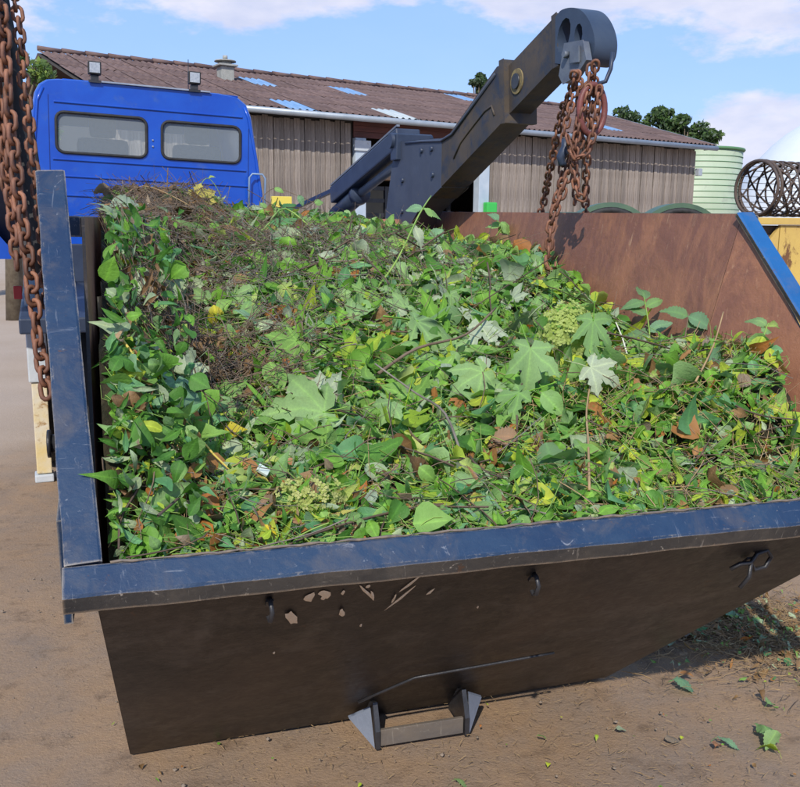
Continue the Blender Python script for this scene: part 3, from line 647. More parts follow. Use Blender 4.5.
def ovate(m_, seed, w=.32, serr=.0, n=9, st=.2):
    r_ = random.Random(seed); P = []; ve = []; F = []
    mid = []
    for i in range(n+1):
        P.append((0, i/n, 0)); ve.append(1 if i < n else 0); mid.append(i)
    for sd in (1, -1):
        ed = []
        for i in range(1, 2*n):
            t = i/(2*n); ww = w*(math.sin(math.pi*t**.8)**.85)*(1+(serr*(1 if i % 2 else -1)))
            y = t+(.02 if i % 2 else 0); P.append((sd*ww, y, 0)); ve.append(0 if i % 2 else .55); ed.append(len(P)-1)
        tr = [(0, ed[0], 1)]
        for i in range(1, n):
            a, b_, c = ed[2*i-2], ed[2*i-1], ed[2*i]
            tr += [(i, a, b_), (i, b_, c), (i, c, i+1)] if i < n else []
        F += [t_ if sd < 0 else t_[::-1] for t_ in tr]
    stalk(P, F, ve, st)
    return finish_leaf('broad_leaf', P, F, ve, m_, seed)
def blade(m_, seed, w=.07):
    return ovate(m_, seed, w, 0, 8, .05)
MAP = [maple(m_, 10*i+j, nw, dp) for i, (m_, nw, dp) in enumerate([(L_PALE, .95, .9), (L_MID, 1, 1), (L_PALE, 1.1, 1.15), (L_SILV, 1, .9), (L_LIME, 1, 1), (L_MID, .8, .8)]) for j in range(3)]
OVA = {}
for i, m_ in enumerate(LM): OVA[i] = [ovate(m_, 40+i*7+j, w, se) for j, (w, se) in enumerate(((.30, .0), (.40, .07), (.22, .05)))]
BLD = [blade(m_, 200+i) for i, m_ in enumerate((L_MID, L_LIME, L_DEEP, L_PALE))]
def hpos(a, b, h=.04):
    return Vector((a, b, float(hz(a, b))+h))
def hnorm(a, b):
    e = .02; return Vector((-(float(hz(a+e, b))-float(hz(a-e, b)))/(2*e), -(float(hz(a, b+e))-float(hz(a, b-e)))/(2*e), 1)).normalized()
def leafM(a, b, h, size, heading, tilt=(0, 0), flip=False, center=True):
    n = hnorm(a, b); n = (n+Vector((tilt[0], tilt[1]-.25, 0))).normalized()
    y = Vector((math.sin(heading), math.cos(heading), 0)); y = (y-n*y.dot(n)).normalized(); x = y.cross(n)
    if flip: x, n = -x, -n
    p = hpos(a, b, h)
    M = Matrix(((x.x*size, y.x*size, n.x*size, p.x), (x.y*size, y.y*size, n.y*size, p.y), (x.z*size, y.z*size, n.z*size, p.z), (0, 0, 0, 1)))
    return M @ Matrix.Translation((0, -.45, 0)) if center else M
cnt = 0
def free(a, b, sz, pts):
    return all((a-x)**2+(b-y)**2 > (d*(sz+s))**2 for x, y, s, d in pts)
placed = []
while cnt < 282:
    a = random.uniform(.1, 1.86); b = .12+random.random()**1.0*2.75
    z = float(hz(a, b)); lo, hi = walls(b, z)
    if not (lo+.06 < a < hi-.07): continue
    bz = float(brown_zone(np.array([a]), np.array([b]))[0])
    if random.random() < bz*.9: continue
    right = a > 1.15 and b < .95
    in_map = (.35 < a < 1.65 and .5 < b < 1.75)
    mi = int(region_mat(np.array([a]), np.array([b]))[0])
    if in_map and random.random() < .80: me = random.choice(MAP); s = random.uniform(.07, .14)
    elif right: me = random.choice(OVA[mi]); s = random.uniform(.045, .08)
    elif b > 1.6 and a < 1.3: me = random.choice(OVA[random.choice([3, 3, 2, 1, 8, mi])]); s = random.uniform(.07, .13)
    else: me = random.choice(OVA[mi]+([random.choice(BLD)] if random.random() < .3 else [])); s = random.uniform(.06, .115)
    if not free(a, b, s, placed): continue
    placed.append((a, b, s, .22 if right else .26))
    if b < .3: s *= .75
    inst(me, 'leaf', leafM(a, b, random.uniform(.025, .055), s, random.uniform(0, 6.28), (random.gauss(0, .6), random.gauss(-.1, .55)), random.random() < .3), heap)
    cnt += 1

# ---- things in the heap one can point to
WM = Matrix.Translation(O) @ Matrix.Rotation(YAW, 4, 'Z')
def top_leaf(me, name, label, cat, a, b, h, s, head, tilt=(0, 0), flip=False):
    m2 = me.copy(); o = bpy.data.objects.new(name, m2); COL.objects.link(o); o.matrix_world = WM @ leafM(a, b, h, s, head, tilt, flip); return tag(o, label, cat)
top_leaf(maple(L_PALE, 501, 1.0, .9), 'maple_leaf', 'large pale green five-lobed leaf hanging tip down below the hydrangea head', 'leaf', 1.22, .66, .11, .16, 3.25, (.0, -1.6))
top_leaf(maple(L_PALE, 502, 1.1, 1.0), 'maple_leaf', 'pale green lobed leaf just left of the large hanging lobed leaf', 'leaf', 1.06, .74, .09, .13, 4.1, (-.1, -1.0))
top_leaf(maple(L_PALE, 503, 1.15, 1.2), 'maple_leaf', 'broad light green lobed leaf lying flat above the middle of the heap', 'leaf', 1.14, 1.22, .09, .17, 1.9, (0, -.5))
top_leaf(maple(L_PALE, 504, 1.2, 1.25), 'maple_leaf', 'bright green crinkled lobed leaf left of the heap centre, the largest of the left half', 'leaf', .56, .70, .09, .165, 4.9, (.1, -.6))
top_leaf(maple(L_SILV, 505, 1.1, 1.2), 'maple_leaf', 'mint green crumpled lobed leaf near the left wall below the brown stalks', 'leaf', .27, .93, .06, .11, 3.3, (-.1, -.8))
top_leaf(maple(L_TEAL, 506, 1.2, 1.3), 'maple_leaf', 'big dark green lobed leaf in the shade beside the left wall', 'leaf', .24, .62, .06, .12, 2.8, (-.1, -.8))
top_leaf(maple(L_YEL, 507, 1.2, 1.1), 'maple_leaf', 'small bright yellow-green star-shaped leaf at the top of the heap below the blue cab', 'leaf', .50, 2.72, .05, .11, .4, (0, -1.8))
top_leaf(ovate(L_SILV, 508, .42), 'broad_leaf', 'whitish rounded leaf underside catching the light left in the heap', 'leaf', .15, 1.90, .06, .15, 1.6, (.1, -.5))
top_leaf(maple(L_PALE, 509, 1.1, 1.1), 'maple_leaf', 'small pale lobed leaf in the lower middle of the heap', 'leaf', .80, .66, .07, .085, 3.4, (0, -.9))
top_leaf(ovate(L_LIME, 510, .36), 'broad_leaf', 'yellow-green folded leaf near the front rim, right of the middle', 'leaf', .93, .34, .06, .09, 2.2, (.3, -.5))
top_leaf(ovate(L_PALE, 511, .27), 'broad_leaf', 'pale pointed leaf standing behind the front rim near its left corner', 'leaf', .20, .20, .05, .10, .5, (.2, -.8))
top_leaf(ovate(L_ORG, 512, .12), 'dead_leaf', 'orange curled leaf strip at the front left of the heap', 'leaf', .40, .22, .05, .07, .6, (0, -.4))
top_leaf(maple(L_MID, 513, .8, .7), 'maple_leaf', 'mid green narrow lobed leaf right of the centre, under the hydrangea head', 'leaf', 1.50, .82, .09, .14, 3.6, (.1, -.9))
top_leaf(maple(L_SILV, 514, 1.0, 1.0), 'maple_leaf', 'silver-green lobed leaf to the right of the large hanging leaf', 'leaf', 1.42, .58, .085, .11, 2.7, (.1, -.9))
top_leaf(ovate(L_ORG, 515, .22), 'dead_leaf', 'orange-brown dead leaf among the brown stalks at the left', 'leaf', .16, 1.12, .08, .08, 1.1, (0, -.5))
# hydrangea heads
floret = bpy.data.meshes.new('floret'); fp = [(0, 0, -.05)]; ff = []
for k in range(4):
    t = k*math.pi/2
    for (u_, w_, z_) in ((.55, -.42, .05), (1.0, -.22, .16), (1.0, .22, .16), (.55, .42, .05)):
        fp.append((u_*math.cos(t)-w_*math.sin(t), u_*math.sin(t)+w_*math.cos(t), z_))
    i = 1+4*k; ff += [(0, i, i+1), (0, i+1, i+2), (0, i+2, i+3)]
floret.from_pydata(fp, [], ff)
FL = leafmat('hydrangea_petal', (.42, .55, .12), (.60, .68, .24), trans=.3, rough=.6); floret.materials.append(FL)
FL2 = leafmat('cream_petal', (.50, .58, .14), (.72, .70, .30), trans=.3, rough=.6); floret2 = floret.copy(); floret2.materials.clear(); floret2.materials.append(FL2)
def flower(a, b, h, rx, ry, rz, n, me, name, label, s0=.009, mk=1.0):
    e = empty(name, label, 'flower', (0, 0, 0)); e.matrix_world = WM @ Matrix.Translation(hpos(a, b, h))
    for i in range(n):
        z = random.uniform(-.35, 1); t = random.uniform(0, 6.283); q = math.sqrt(1-z*z); d = Vector((q*math.cos(t), -q*abs(math.sin(t)) if random.random() < .8 else q*math.sin(t), z)); k = random.uniform(.78, 1.06)
        nrm = (d+Vector((random.gauss(0, .25), random.gauss(0, .25), random.gauss(0, .25)))).normalized()
        s = s0*random.uniform(.8, 1.25); Mx = nrm.to_track_quat('Z', 'Y').to_matrix().to_4x4() @ Matrix.Rotation(random.random()*6, 4, 'Z') @ Matrix.Scale(s, 4)
        inst(me, 'floret', Matrix.Translation((d.x*rx*k, d.y*ry*k, d.z*rz*k)) @ Mx, e)
    bm = bmesh.new()
    for i in range(14):
        t = i*.45; tube(bm, [(0, .01, -.5*rz), (rx*.35*math.cos(t), -.2*ry+ry*.3*math.sin(t), rz*.1), (rx*.7*math.cos(t), ry*.7*math.sin(t)-.2*ry, rz*.5*random.random())], .0013, 4)
    tube(bm, [(0, 0, -.3*rz), (.01, .02, -rz), (.03, .05, -rz*1.6)], .003, 6)
    obj('flower_stem', bm, [greenstem], e, True)
flower(1.48, .93, .11, .105, .06, .115, 280, floret, 'hydrangea_head', 'lime green hydrangea flower head lying on the right slope of the heap', .0125)
flower(.50, .23, .045, .085, .03, .055, 110, floret2, 'hydrangea_head', 'loose cream-yellow flower cluster just behind the front rim at lower left', .0075)
def path(name, label, cat, pts, r, m_, n=7, taper=.6, leaves=()):
    """pts in heap coordinates (a, b, height above the heap)"""
    P = [WM @ hpos(a, b, h) for a, b, h in pts]; o0 = P[0].copy(); Q = []
    for i in range(len(P)-1):
        p0, p1, p2, p3 = P[max(i-1, 0)], P[i], P[i+1], P[min(i+2, len(P)-1)]
        for k in range(4):
            t = k/4; Q.append(.5*((2*p1)+(p2-p0)*t+(2*p0-5*p1+4*p2-p3)*t*t+(3*p1-p0-3*p2+p3)*t**3))
    Q.append(P[-1]); bm = bmesh.new(); N = len(Q); tube(bm, [q-o0 for q in Q], [r*(1-(1-taper)*i/(N-1)) for i in range(N)], n)
    if leaves:
        e = empty(name, label, cat, o0); obj('stem', bm, [m_], e, True)
        for (t, me, s, hd) in leaves:
            q = Q[int(t*(N-1))]-o0; n_ = Vector((random.gauss(0, .4), -1, .8+random.gauss(0, .3))).normalized(); y = Vector((math.sin(hd), 0, math.cos(hd))); y = (y-n_*y.dot(n_)).normalized(); x = y.cross(n_)
            inst(me, 'leaf', Matrix(((x.x*s, y.x*s, n_.x*s, q.x), (x.y*s, y.y*s, n_.y*s, q.y), (x.z*s, y.z*s, n_.z*s, q.z), (0, 0, 0, 1))), e)
        return e
    o = obj(name, bm, [m_], None, True); o.location = o0; return tag(o, label, cat)
path('upright_stem', 'tall pale green stem with hanging leaves rising before the foot of the crane arm', 'plant stem', [(1.03, 1.62, .02), (1.15, 1.75, .09), (1.30, 1.95, .19), (1.42, 2.15, .27)], .0045, greenstem, leaves=[(.35, OVA[2][2], .10, 2.8), (.6, OVA[3][2], .12, 3.0), (.75, OVA[1][1], .09, 1.4), (.8, OVA[8][0], .07, -1.5)])
path('green_stalk', 'yellow-green bent stalk crossing the upper part of the heap', 'plant stem', [(.62, 2.25, .03), (.72, 2.35, .08), (.86, 2.62, .12), (1.0, 2.45, .05)], .006, greenstem)
path('dead_branch', 'thin grey-brown branch lying across the middle of the heap', 'branch', [(.85, .93, .05), (1.0, 1.02, .08), (1.2, 1.12, .10), (1.38, 1.30, .09)], .0055, brownstem)
path('dead_branch', 'forked grey twig standing in the lower middle of the heap', 'branch', [(.93, .40, .04), (.93, .55, .09), (.90, .72, .12), (.82, .86, .10)], .004, greystem)
path('dead_branch', 'dark stem running down from the large hanging leaf', 'branch', [(1.24, .80, .11), (1.22, .70, .09), (1.16, .60, .06), (1.08, .42, .04)], .0045, MATS['dark_twig'])
path('dry_stalk', 'long straw-coloured stalk lying from the front rim up the right part of the heap', 'stalk', [(1.15, .16, .04), (1.24, .34, .06), (1.33, .52, .07), (1.42, .66, .06)], .0036, straw)
path('dry_stalk', 'orange-brown stalk leaning against the rusty wall at the far right', 'stalk', [(1.60, .42, .05), (1.72, .52, .08), (1.82, .62, .12)], .0032, straw)
path('dry_stalk', 'short white stalk standing upright in the right part of the heap', 'stalk', [(1.62, .80, .03), (1.62, .84, .10), (1.61, .87, .15)], .003, mat('white_stalk', (.6, .6, .5), rough=.7, bump=0))
path('dry_stalk', 'yellow stalk lying behind the front rim near the left corner', 'stalk', [(.12, .52, .06), (.22, .46, .06), (.34, .38, .05), (.42, .36, .04)], .0032, mat('yellow_stalk', (.55, .42, .08), rough=.6, bump=0))
path('dry_stalk', 'pale stalk arching over the brown stalks at the top left of the heap', 'stalk', [(.10, 2.35, .06), (.22, 2.5, .13), (.38, 2.45, .09), (.5, 2.3, .04)], .0026, straw)
path('weed_stem', 'dry brown flower spike rising above the heap in front of the blue cab', 'plant stem', [(.33, 2.75, .02), (.335, 2.76, .08), (.34, 2.77, .14)], .0035, brownstem)
path('arching_vine', 'thin vine with small leaves arching above the heap between the cab and the crane', 'vine', [(.80, 2.85, .0), (.78, 2.9, .08), (.86, 2.95, .16), (.98, 2.95, .14), (1.08, 2.95, .08)], .0022, brownstem, leaves=[(.3, OVA[1][1], .05, 2.4), (.55, OVA[1][0], .05, 1.9), (.8, OVA[8][1], .055, 2.6), (.95, OVA[1][1], .05, 1.2)])
path('arching_vine', 'curled green tendril standing above the heap in front of the cab', 'vine', [(.50, 2.8, .0), (.49, 2.82, .07), (.53, 2.84, .12), (.58, 2.84, .10), (.60, 2.8, .02)], .0022, greenstem, leaves=[(.5, OVA[4][0], .035, 1.0)])
path('leafy_sprig', 'dark green leafy sprig standing against the rusty wall', 'sprig', [(1.77, .92, .0), (1.79, .96, .07), (1.80, 1.0, .14), (1.80, 1.02, .19)], .003, greenstem, leaves=[(.25, OVA[0][1], .08, -1.2), (.4, OVA[8][0], .08, 1.0), (.6, OVA[0][1], .075, -.8), (.75, OVA[1][0], .07, .9), (.98, OVA[0][1], .085, .1), (.85, OVA[0][0], .075, -1.6)])
path('leafy_sprig', 'two-leaved dark sprig rising beside the rusty wall, right of the taller sprig', 'sprig', [(1.80, .78, .0), (1.82, .80, .07), (1.84, .82, .13)], .003, brownstem, leaves=[(.7, OVA[0][1], .09, .9), (.95, OVA[0][1], .085, -1.1), (.9, OVA[8][1], .08, 2.1)])
path('leafy_sprig', 'pair of pale leaves on a curved stem at the far right of the heap', 'sprig', [(1.80, .42, .0), (1.83, .45, .05), (1.86, .47, .09)], .0026, greenstem, leaves=[(.7, OVA[2][0], .06, .6), (.95, OVA[2][0], .06, -.7), (.98, OVA[4][0], .05, 1.4)])
path('leafy_sprig', 'leafy green shoot hanging over the far wall left of the chains', 'sprig', [(1.84, 2.50, .0), (1.86, 2.5, .05), (1.90, 2.48, .13), (1.86, 2.46, .15)], .003, greenstem, leaves=[(.1, OVA[1][1], .10, 1.4), (.3, OVA[1][1], .10, -1.5), (.5, OVA[4][1], .09, .8), (.7, OVA[1][0], .09, -1.1), (.9, OVA[1][1], .09, 1.9), (.98, OVA[8][1], .08, -.4)])
bm = bmesh.new(); box(bm, -.011, -.008, 0, .011, .008, .006, .001); o = obj('plastic_tag', bm, [mat('white_plastic', (.55, .62, .55), rough=.5)]); o.matrix_world = WM @ leafM(.42, .38, .06, 1.3, .2, (0, -.8), False, False); tag(o, 'small whitish square scrap lying in the brown litter at lower left', 'scrap')

# ---------------------------------------------------------------- debris on the ground
def ground_pts(n, cx, cy, rx, ry, z=.004):
    q = rng.normal(0, 1, (n, 2)); P = np.stack([cx+q[:, 0]*rx, cy+q[:, 1]*ry, z+.006*rng.random(n)], 1)
    return P, np.tile([0., 0, 1], (n, 1)), q[:, 0]*0+1.5, q[:, 0]*0+.3
deb = empty('ground_debris', 'scattered straw and leaf scraps on the earth right of the skip', 'garden debris', (0, 0, 0))
strands('straw_scraps', 2200, straw, .02, .14, .0008, .0020, pts=ground_pts(2200, 1.36, 3.20, .22, .17, .006), lift=.02, parent=deb)
strands('straw_scraps', 500, brownstem, .02, .12, .0008, .0022, pts=ground_pts(500, 1.38, 3.2, .25, .20, .006), lift=.02, parent=deb)
strands('chaff', 3600, straw, .006, .03, .0006, .0014, pts=(np.stack([rng.uniform(-.6, 2.2, 3600), rng.uniform(2.1, 3.6, 3600), .003+0*rng.random(3600)], 1), np.tile([0., 0, 1], (3600, 1)), np.zeros(3600), np.zeros(3600)), lift=.01, parent=deb, seg=3)
scatter('leaf_scraps', 700, [0, 1, 2], .012, .05, 0, 0, .25, lambda a, b: rng.choice([2, 3, 6, 7, 7, 7, 7, 7, 8, 3], len(a)), ground_pts(700, 1.38, 3.2, .24, .19, .010), deb)
scatter('leaf_scraps', 150, [0, 1, 2], .008, .022, 0, 0, .2, lambda a, b: rng.choice([1, 2, 4, 7, 7, 6], len(a)), (np.stack([rng.uniform(-.9, 2.0, 150), rng.uniform(2.1, 3.3, 150), .006+0*rng.random(150)], 1), np.tile([0., 0, 1], (150, 1)), np.zeros(150), np.zeros(150)), deb)
_ns = 1100; _sp = np.stack([rng.uniform(-1.6, 2.6, _ns), rng.uniform(1.9, 5.5, _ns), np.zeros(_ns)], 1); _ss = .0018+.006*rng.random(_ns)**4
_o = np.array([(1, 0, 0), (0, 1, 0), (-1, 0, 0), (0, -1, 0), (.7, .7, .5), (-.7, .7, .4), (-.6, -.7, .5), (.7, -.6, .45), (0, 0, .8)])
_v = (_sp[:, None]+_o[None]*_ss[:, None, None]*rng.uniform(.6, 1.3, (_ns, 9, 1))).reshape(-1, 3)
_f = (np.array([(0, 4, 8), (4, 1, 8), (1, 5, 8), (5, 2, 8), (2, 6, 8), (6, 3, 8), (3, 7, 8), (7, 0, 8), (0, 1, 4), (1, 2, 5), (2, 3, 6), (3, 0, 7)])[None]+(np.arange(_ns)*9)[:, None, None]).reshape(-1, 3)
o = bpy.data.objects.new('grit', mesh_np('grit', _v, _f, [mat('grit_stone', (.15, .12, .09), (.28, .22, .17), sc=5, rough=.9)], smooth=False)); COL.objects.link(o); tag(o, 'small stones and grit strewn over the packed earth', 'grit', kind='stuff')
def gl(me, px, py, s, hd, label, cat='leaf', flip=False, tilt=.15, z=.012):
    n = Vector((random.gauss(0, tilt), random.gauss(0, tilt), 1)).normalized(); y = Vector((math.sin(hd), math.cos(hd), 0)); y = (y-n*y.dot(n)).normalized(); x = y.cross(n)
    o = bpy.data.objects.new('fallen_leaf', me.copy()); COL.objects.link(o)
    o.matrix_world = Matrix(((x.x*s, y.x*s, n.x*s, px), (x.y*s, y.y*s, n.y*s, py), (x.z*s, y.z*s, n.z*s, z), (0, 0, 0, 1))) @ Matrix.Translation((0, -.45, 0)); return tag(o, label, cat)
def G2(a, b): p = O+U*a+V*b; return p.x, p.y
gl(OVA[8][0], *G2(1.87, .75), .085, 1.9, 'blue-green pointed leaf alone on the earth below the skip corner')
gl(OVA[8][2], *G2(1.79, .41), .07, 2.0, 'narrow teal leaf beside the orange scrap on the earth')
gl(OVA[6][1], *G2(1.745, .40), .035, .6, 'small orange scrap on the earth next to a teal leaf')
gl(OVA[1][1], *G2(1.93, .42), .075, 2.8, 'upper bright green leaf of the crumpled clump near the lower right corner', tilt=.3, z=.03)
gl(OVA[2][1], *G2(1.91, .365), .07, 3.9, 'pale green leaf in the crumpled clump near the lower right corner', tilt=.3, z=.028)
gl(OVA[4][0], *G2(1.885, .345), .06, 5.2, 'yellow-green leaf under the crumpled clump near the lower right corner', tilt=.3)
gl(OVA[2][1], *G2(2.06, .56), .05, .8, 'small light green leaf on the earth near the right edge')
gl(OVA[1][1], *G2(1.94, .46), .03, 2.0, 'tiny green leaf just above the crumpled clump on the earth')
gl(OVA[2][0], *G2(.96, .44), .055, 1.7, 'fresh green leaf lying on the earth below the tipping bracket')
gl(OVA[1][0], *G2(1.27, .59), .03, 1.5, 'small green leaf on the earth between bracket and lower right', z=.008)
gl(OVA[3][0], *G2(1.52, .56), .04, 1.4, 'faded grey-green leaf flat on the earth in front of the skip', z=.008)
gl(OVA[7][0], *G2(1.64, .47), .05, 1.5, 'olive dry leaf flat on the earth left of the teal leaf', z=.008)
gl(OVA[8][1], *G2(2.35, 1.15), .10, 1.8, 'large blue-green leaf in the litter right of the skip', z=.02)
gl(OVA[2][0], *G2(2.26, 1.20), .09, 1.6, 'pale blue-green leaf in the litter right of the skip, nearest the panel', z=.02)
gl(OVA[1][1], *G2(2.45, 1.10), .09, 1.2, 'dark green folded leaf in the litter at the right edge', z=.02)
gl(OVA[7][1], *G2(2.10, 1.08), .09, .3, 'pinkish-brown dead leaf at the edge of the litter by the skip')
gl(OVA[0][1], .35, 3.0, .03, 1, 'little green leaf on the earth inside the tipping bracket', z=.02)

# ---------------------------------------------------------------- chains
lk = bmesh.new()
def stadium(L, w, n=6):
    out = []
    for k in range(n+1): t = math.pi*k/n; out.append((math.cos(t)*w, L+math.sin(t)*w, 0))
    for k in range(n+1): t = math.pi+math.pi*k/n; out.append((math.cos(t)*w, -L+math.sin(t)*w, 0))
    return out
# link centre line: half straight .011, bend radius .0105, wire 4.6 mm radius -> pitch ~ 30 mm
tube(lk, stadium(.0085, .0120, 6), .0052, 7, closed=True)
link_me = bpy.data.meshes.new('link'); lk.to_mesh(link_me); lk.free(); link_me.materials.append(chainm); link_me.shade_smooth()
PITCH = .0295
def chain(label, pts, group, name='rusty_chain', scale=1.0, twist=0):
    P = [Vector(p) for p in pts]; Q = []
    for i in range(len(P)-1):
        p0, p1, p2, p3 = P[max(i-1, 0)], P[i], P[i+1], P[min(i+2, len(P)-1)]
        for k in range(24):
            t = k/24; Q.append(.5*((2*p1)+(p2-p0)*t+(2*p0-5*p1+4*p2-p3)*t*t+(3*p1-p0-3*p2+p3)*t**3))
    Q.append(P[-1]); e = empty(name, label, 'chain', P[0], group=group)
    d = 0; nxt = 0; k = 0; pit = PITCH*scale
    for i in range(1, len(Q)):
        seg = (Q[i]-Q[i-1]).length
        while seg > 0 and d+seg >= nxt:
            f = (nxt-d)/seg; p = Q[i-1].lerp(Q[i], f); t = (Q[i]-Q[i-1]).normalized()
            a = Vector((1, 0, 0)); a = (a-t*a.dot(t)).normalized(); b_ = t.cross(a)
            an = (R(20) if k % 2 == 0 else R(105))+random.uniform(-.35, .35)+twist
            x = a*math.cos(an)+b_*math.sin(an); z = x.cross(t); s = scale; j = Vector((random.uniform(-1, 1), random.uniform(-1, 1), 0))*.0022; q = p-P[0]+j
            inst(link_me, 'link', Matrix(((x.x*s, t.x*s, z.x*s, q.x), (x.y*s, t.y*s, z.y*s, q.y), (x.z*s, t.z*s, z.z*s, q.z), (0, 0, 0, 1))), e)
            nxt += pit; k += 1
        d += seg
    return e
GR = 'rusty chains hanging from the right crane arm'; GLc = 'rusty chains hanging from the left crane arm'
chain('leftmost rusty chain of the right crane arm, ending at the far wall edge', [(0.658, 3.62, 2.085), (0.66, 3.717, 2.026), (0.653, 3.814, 1.982), (0.648, 3.911, 1.908), (0.647, 4.009, 1.792), (0.648, 4.106, 1.722), (0.655, 4.203, 1.678), (0.652, 4.3, 1.572)], GR, scale=1.12)
chain('longest rusty chain of the right crane arm, dangling down inside the skip', [(0.717, 3.62, 2.104), (0.708, 3.62, 1.956), (0.694, 3.62, 1.844), (0.673, 3.62, 1.788), (0.625, 3.62, 1.627), (0.587, 3.62, 1.507), (0.588, 3.62, 1.389)], GR, scale=1.15)
chain('rightmost rusty chain of the right crane arm, hanging straight behind the wall', [(0.731, 3.6, 2.115), (0.745, 3.688, 1.965), (0.754, 3.775, 1.82), (0.771, 3.863, 1.665), (0.793, 3.95, 1.53)], GR, scale=1.1)
chain('short rusty chain of the right crane arm looping back up at its lower end', [(0.705, 3.58, 2.025), (0.679, 3.58, 1.914), (0.663, 3.58, 1.766), (0.679, 3.58, 1.653), (0.704, 3.58, 1.623), (0.716, 3.58, 1.665)], GR)
chain('short straight chain hidden in the middle of the right arm bundle', [(0.675, 3.66, 2.088), (0.662, 3.67, 2.0), (0.641, 3.68, 1.887), (0.637, 3.69, 1.735), (0.634, 3.7, 1.649)], GR)
chain('second chain doubled beside the longest one in the right arm bundle', [(0.690, 3.67, 2.06), (0.690, 3.67, 1.93), (0.668, 3.67, 1.80), (0.640, 3.67, 1.70), (0.607, 3.67, 1.59), (.60, 3.67, 1.52)], GR, twist=.6)
chain('chain at the back of the right arm bundle, hanging just left of the red-brown ring', [(0.70, 3.74, 2.06), (0.705, 3.74, 1.95), (0.69, 3.74, 1.84), (0.70, 3.74, 1.76), (0.705, 3.74, 1.66), (.70, 3.74, 1.60)], GR, twist=.2)
chain('slack chain loop crossing the middle of the right arm bundle', [(0.742, 3.56, 2.02), (0.735, 3.56, 1.90), (0.71, 3.56, 1.80), (0.66, 3.56, 1.775), (0.635, 3.56, 1.84)], GR, twist=.4)
chain('long rusty chain of the left crane arm running down the skip flank to its pin', [(-1.07, 2.5, 2.175), (-1.038, 2.467, 2.021), (-1.023, 2.433, 1.843), (-1.006, 2.4, 1.69), (-0.981, 2.367, 1.512), (-0.955, 2.333, 1.386), (-0.934, 2.3, 1.26), (-0.914, 2.267, 1.162), (-0.892, 2.233, 1.072)], GLc, scale=1.2)
chain('left rusty chain at the picture edge, ending level with the tail lamp', [(-1.108, 2.55, 2.189), (-1.075, 2.51, 2.03), (-1.059, 2.47, 1.848), (-1.04, 2.43, 1.692), (-1.015, 2.39, 1.537), (-0.993, 2.35, 1.39)], GLc, scale=1.15, twist=.5)
chain('rusty chain between the long left chain and the skip rim', [(-1.05, 2.55, 2.189), (-1.02, 2.517, 2.032), (-0.998, 2.483, 1.85), (-.978, 2.45, 1.694), (-0.953, 2.417, 1.512), (-0.938, 2.383, 1.383), (-0.925, 2.35, 1.281)], GLc, twist=.9)
chain('short rusty chain farthest left, doubling the left bundle', [(-1.039, 2.45, 2.162), (-1.061, 2.45, 1.919), (-1.064, 2.45, 1.769), (-1.057, 2.45, 1.642), (-1.044, 2.45, 1.564)], GLc, twist=.3)
ringm = mat('red_brown_ring_steel', (.20, .06, .05), (.12, .045, .04), sc=20, rough=.5, bump=.2)
bm = bmesh.new(); tube(bm, [(.052*math.cos(t*.2618), .02*math.cos(t*.2618), .092*math.sin(t*.2618)) for t in range(24)], .0125, 8, closed=True)
rg = obj('lifting_ring', bm, [ringm], None, True); rg.location = (.728, 3.60, 1.955); tag(rg, 'large red-brown oval steel ring hanging among the chains of the right arm', 'ring')
bm = bmesh.new(); tube(bm, [(.79, 3.57, 2.16), (.785, 3.57, 2.10), (.768, 3.57, 2.055), (.74, 3.57, 2.045)], .008, 8); hl = obj('hanger_loop', bm, [darknavy], None, True); tag(hl, 'dark bent steel loop joining the crane hook to the oval ring', 'hook')
# grab hook at the lower end of the long chain
bm = bmesh.new(); tube(bm, [(0, 0, .03), (0, 0, 0), (.008, 0, -.022), (.026, 0, -.030), (.040, 0, -.018), (.040, 0, .004)], [.006, .009, .010, .009, .007, .005], 8)
gh = obj('grab_hook', bm, [chainm], None, True); gh.location = (.575, 3.62, 1.372); tag(gh, 'rusty grab hook at the end of the longest chain inside the skip', 'hook')
bm = bmesh.new(); tube(bm, [(0, 0, .05), (.004, 0, .02), (0, 0, 0), (-.012, 0, -.02), (-.008, 0, -.045), (.008, 0, -.05)], [.012, .016, .020, .018, .014, .008], 8)
gh = obj('grab_hook', bm, [darknavy], None, True); gh.location = (.632, 3.63, 1.80); tag(gh, 'dark blue grab hook hanging half-way down the right chain bundle', 'hook')

# ---------------------------------------------------------------- skip loader truck
TY = R(22); TO = Vector((0, 5.5, 0))
truck = empty('skip_loader_truck', 'blue skip loader truck with dark crane arms, backed up to the skip', 'truck', TO, TY)
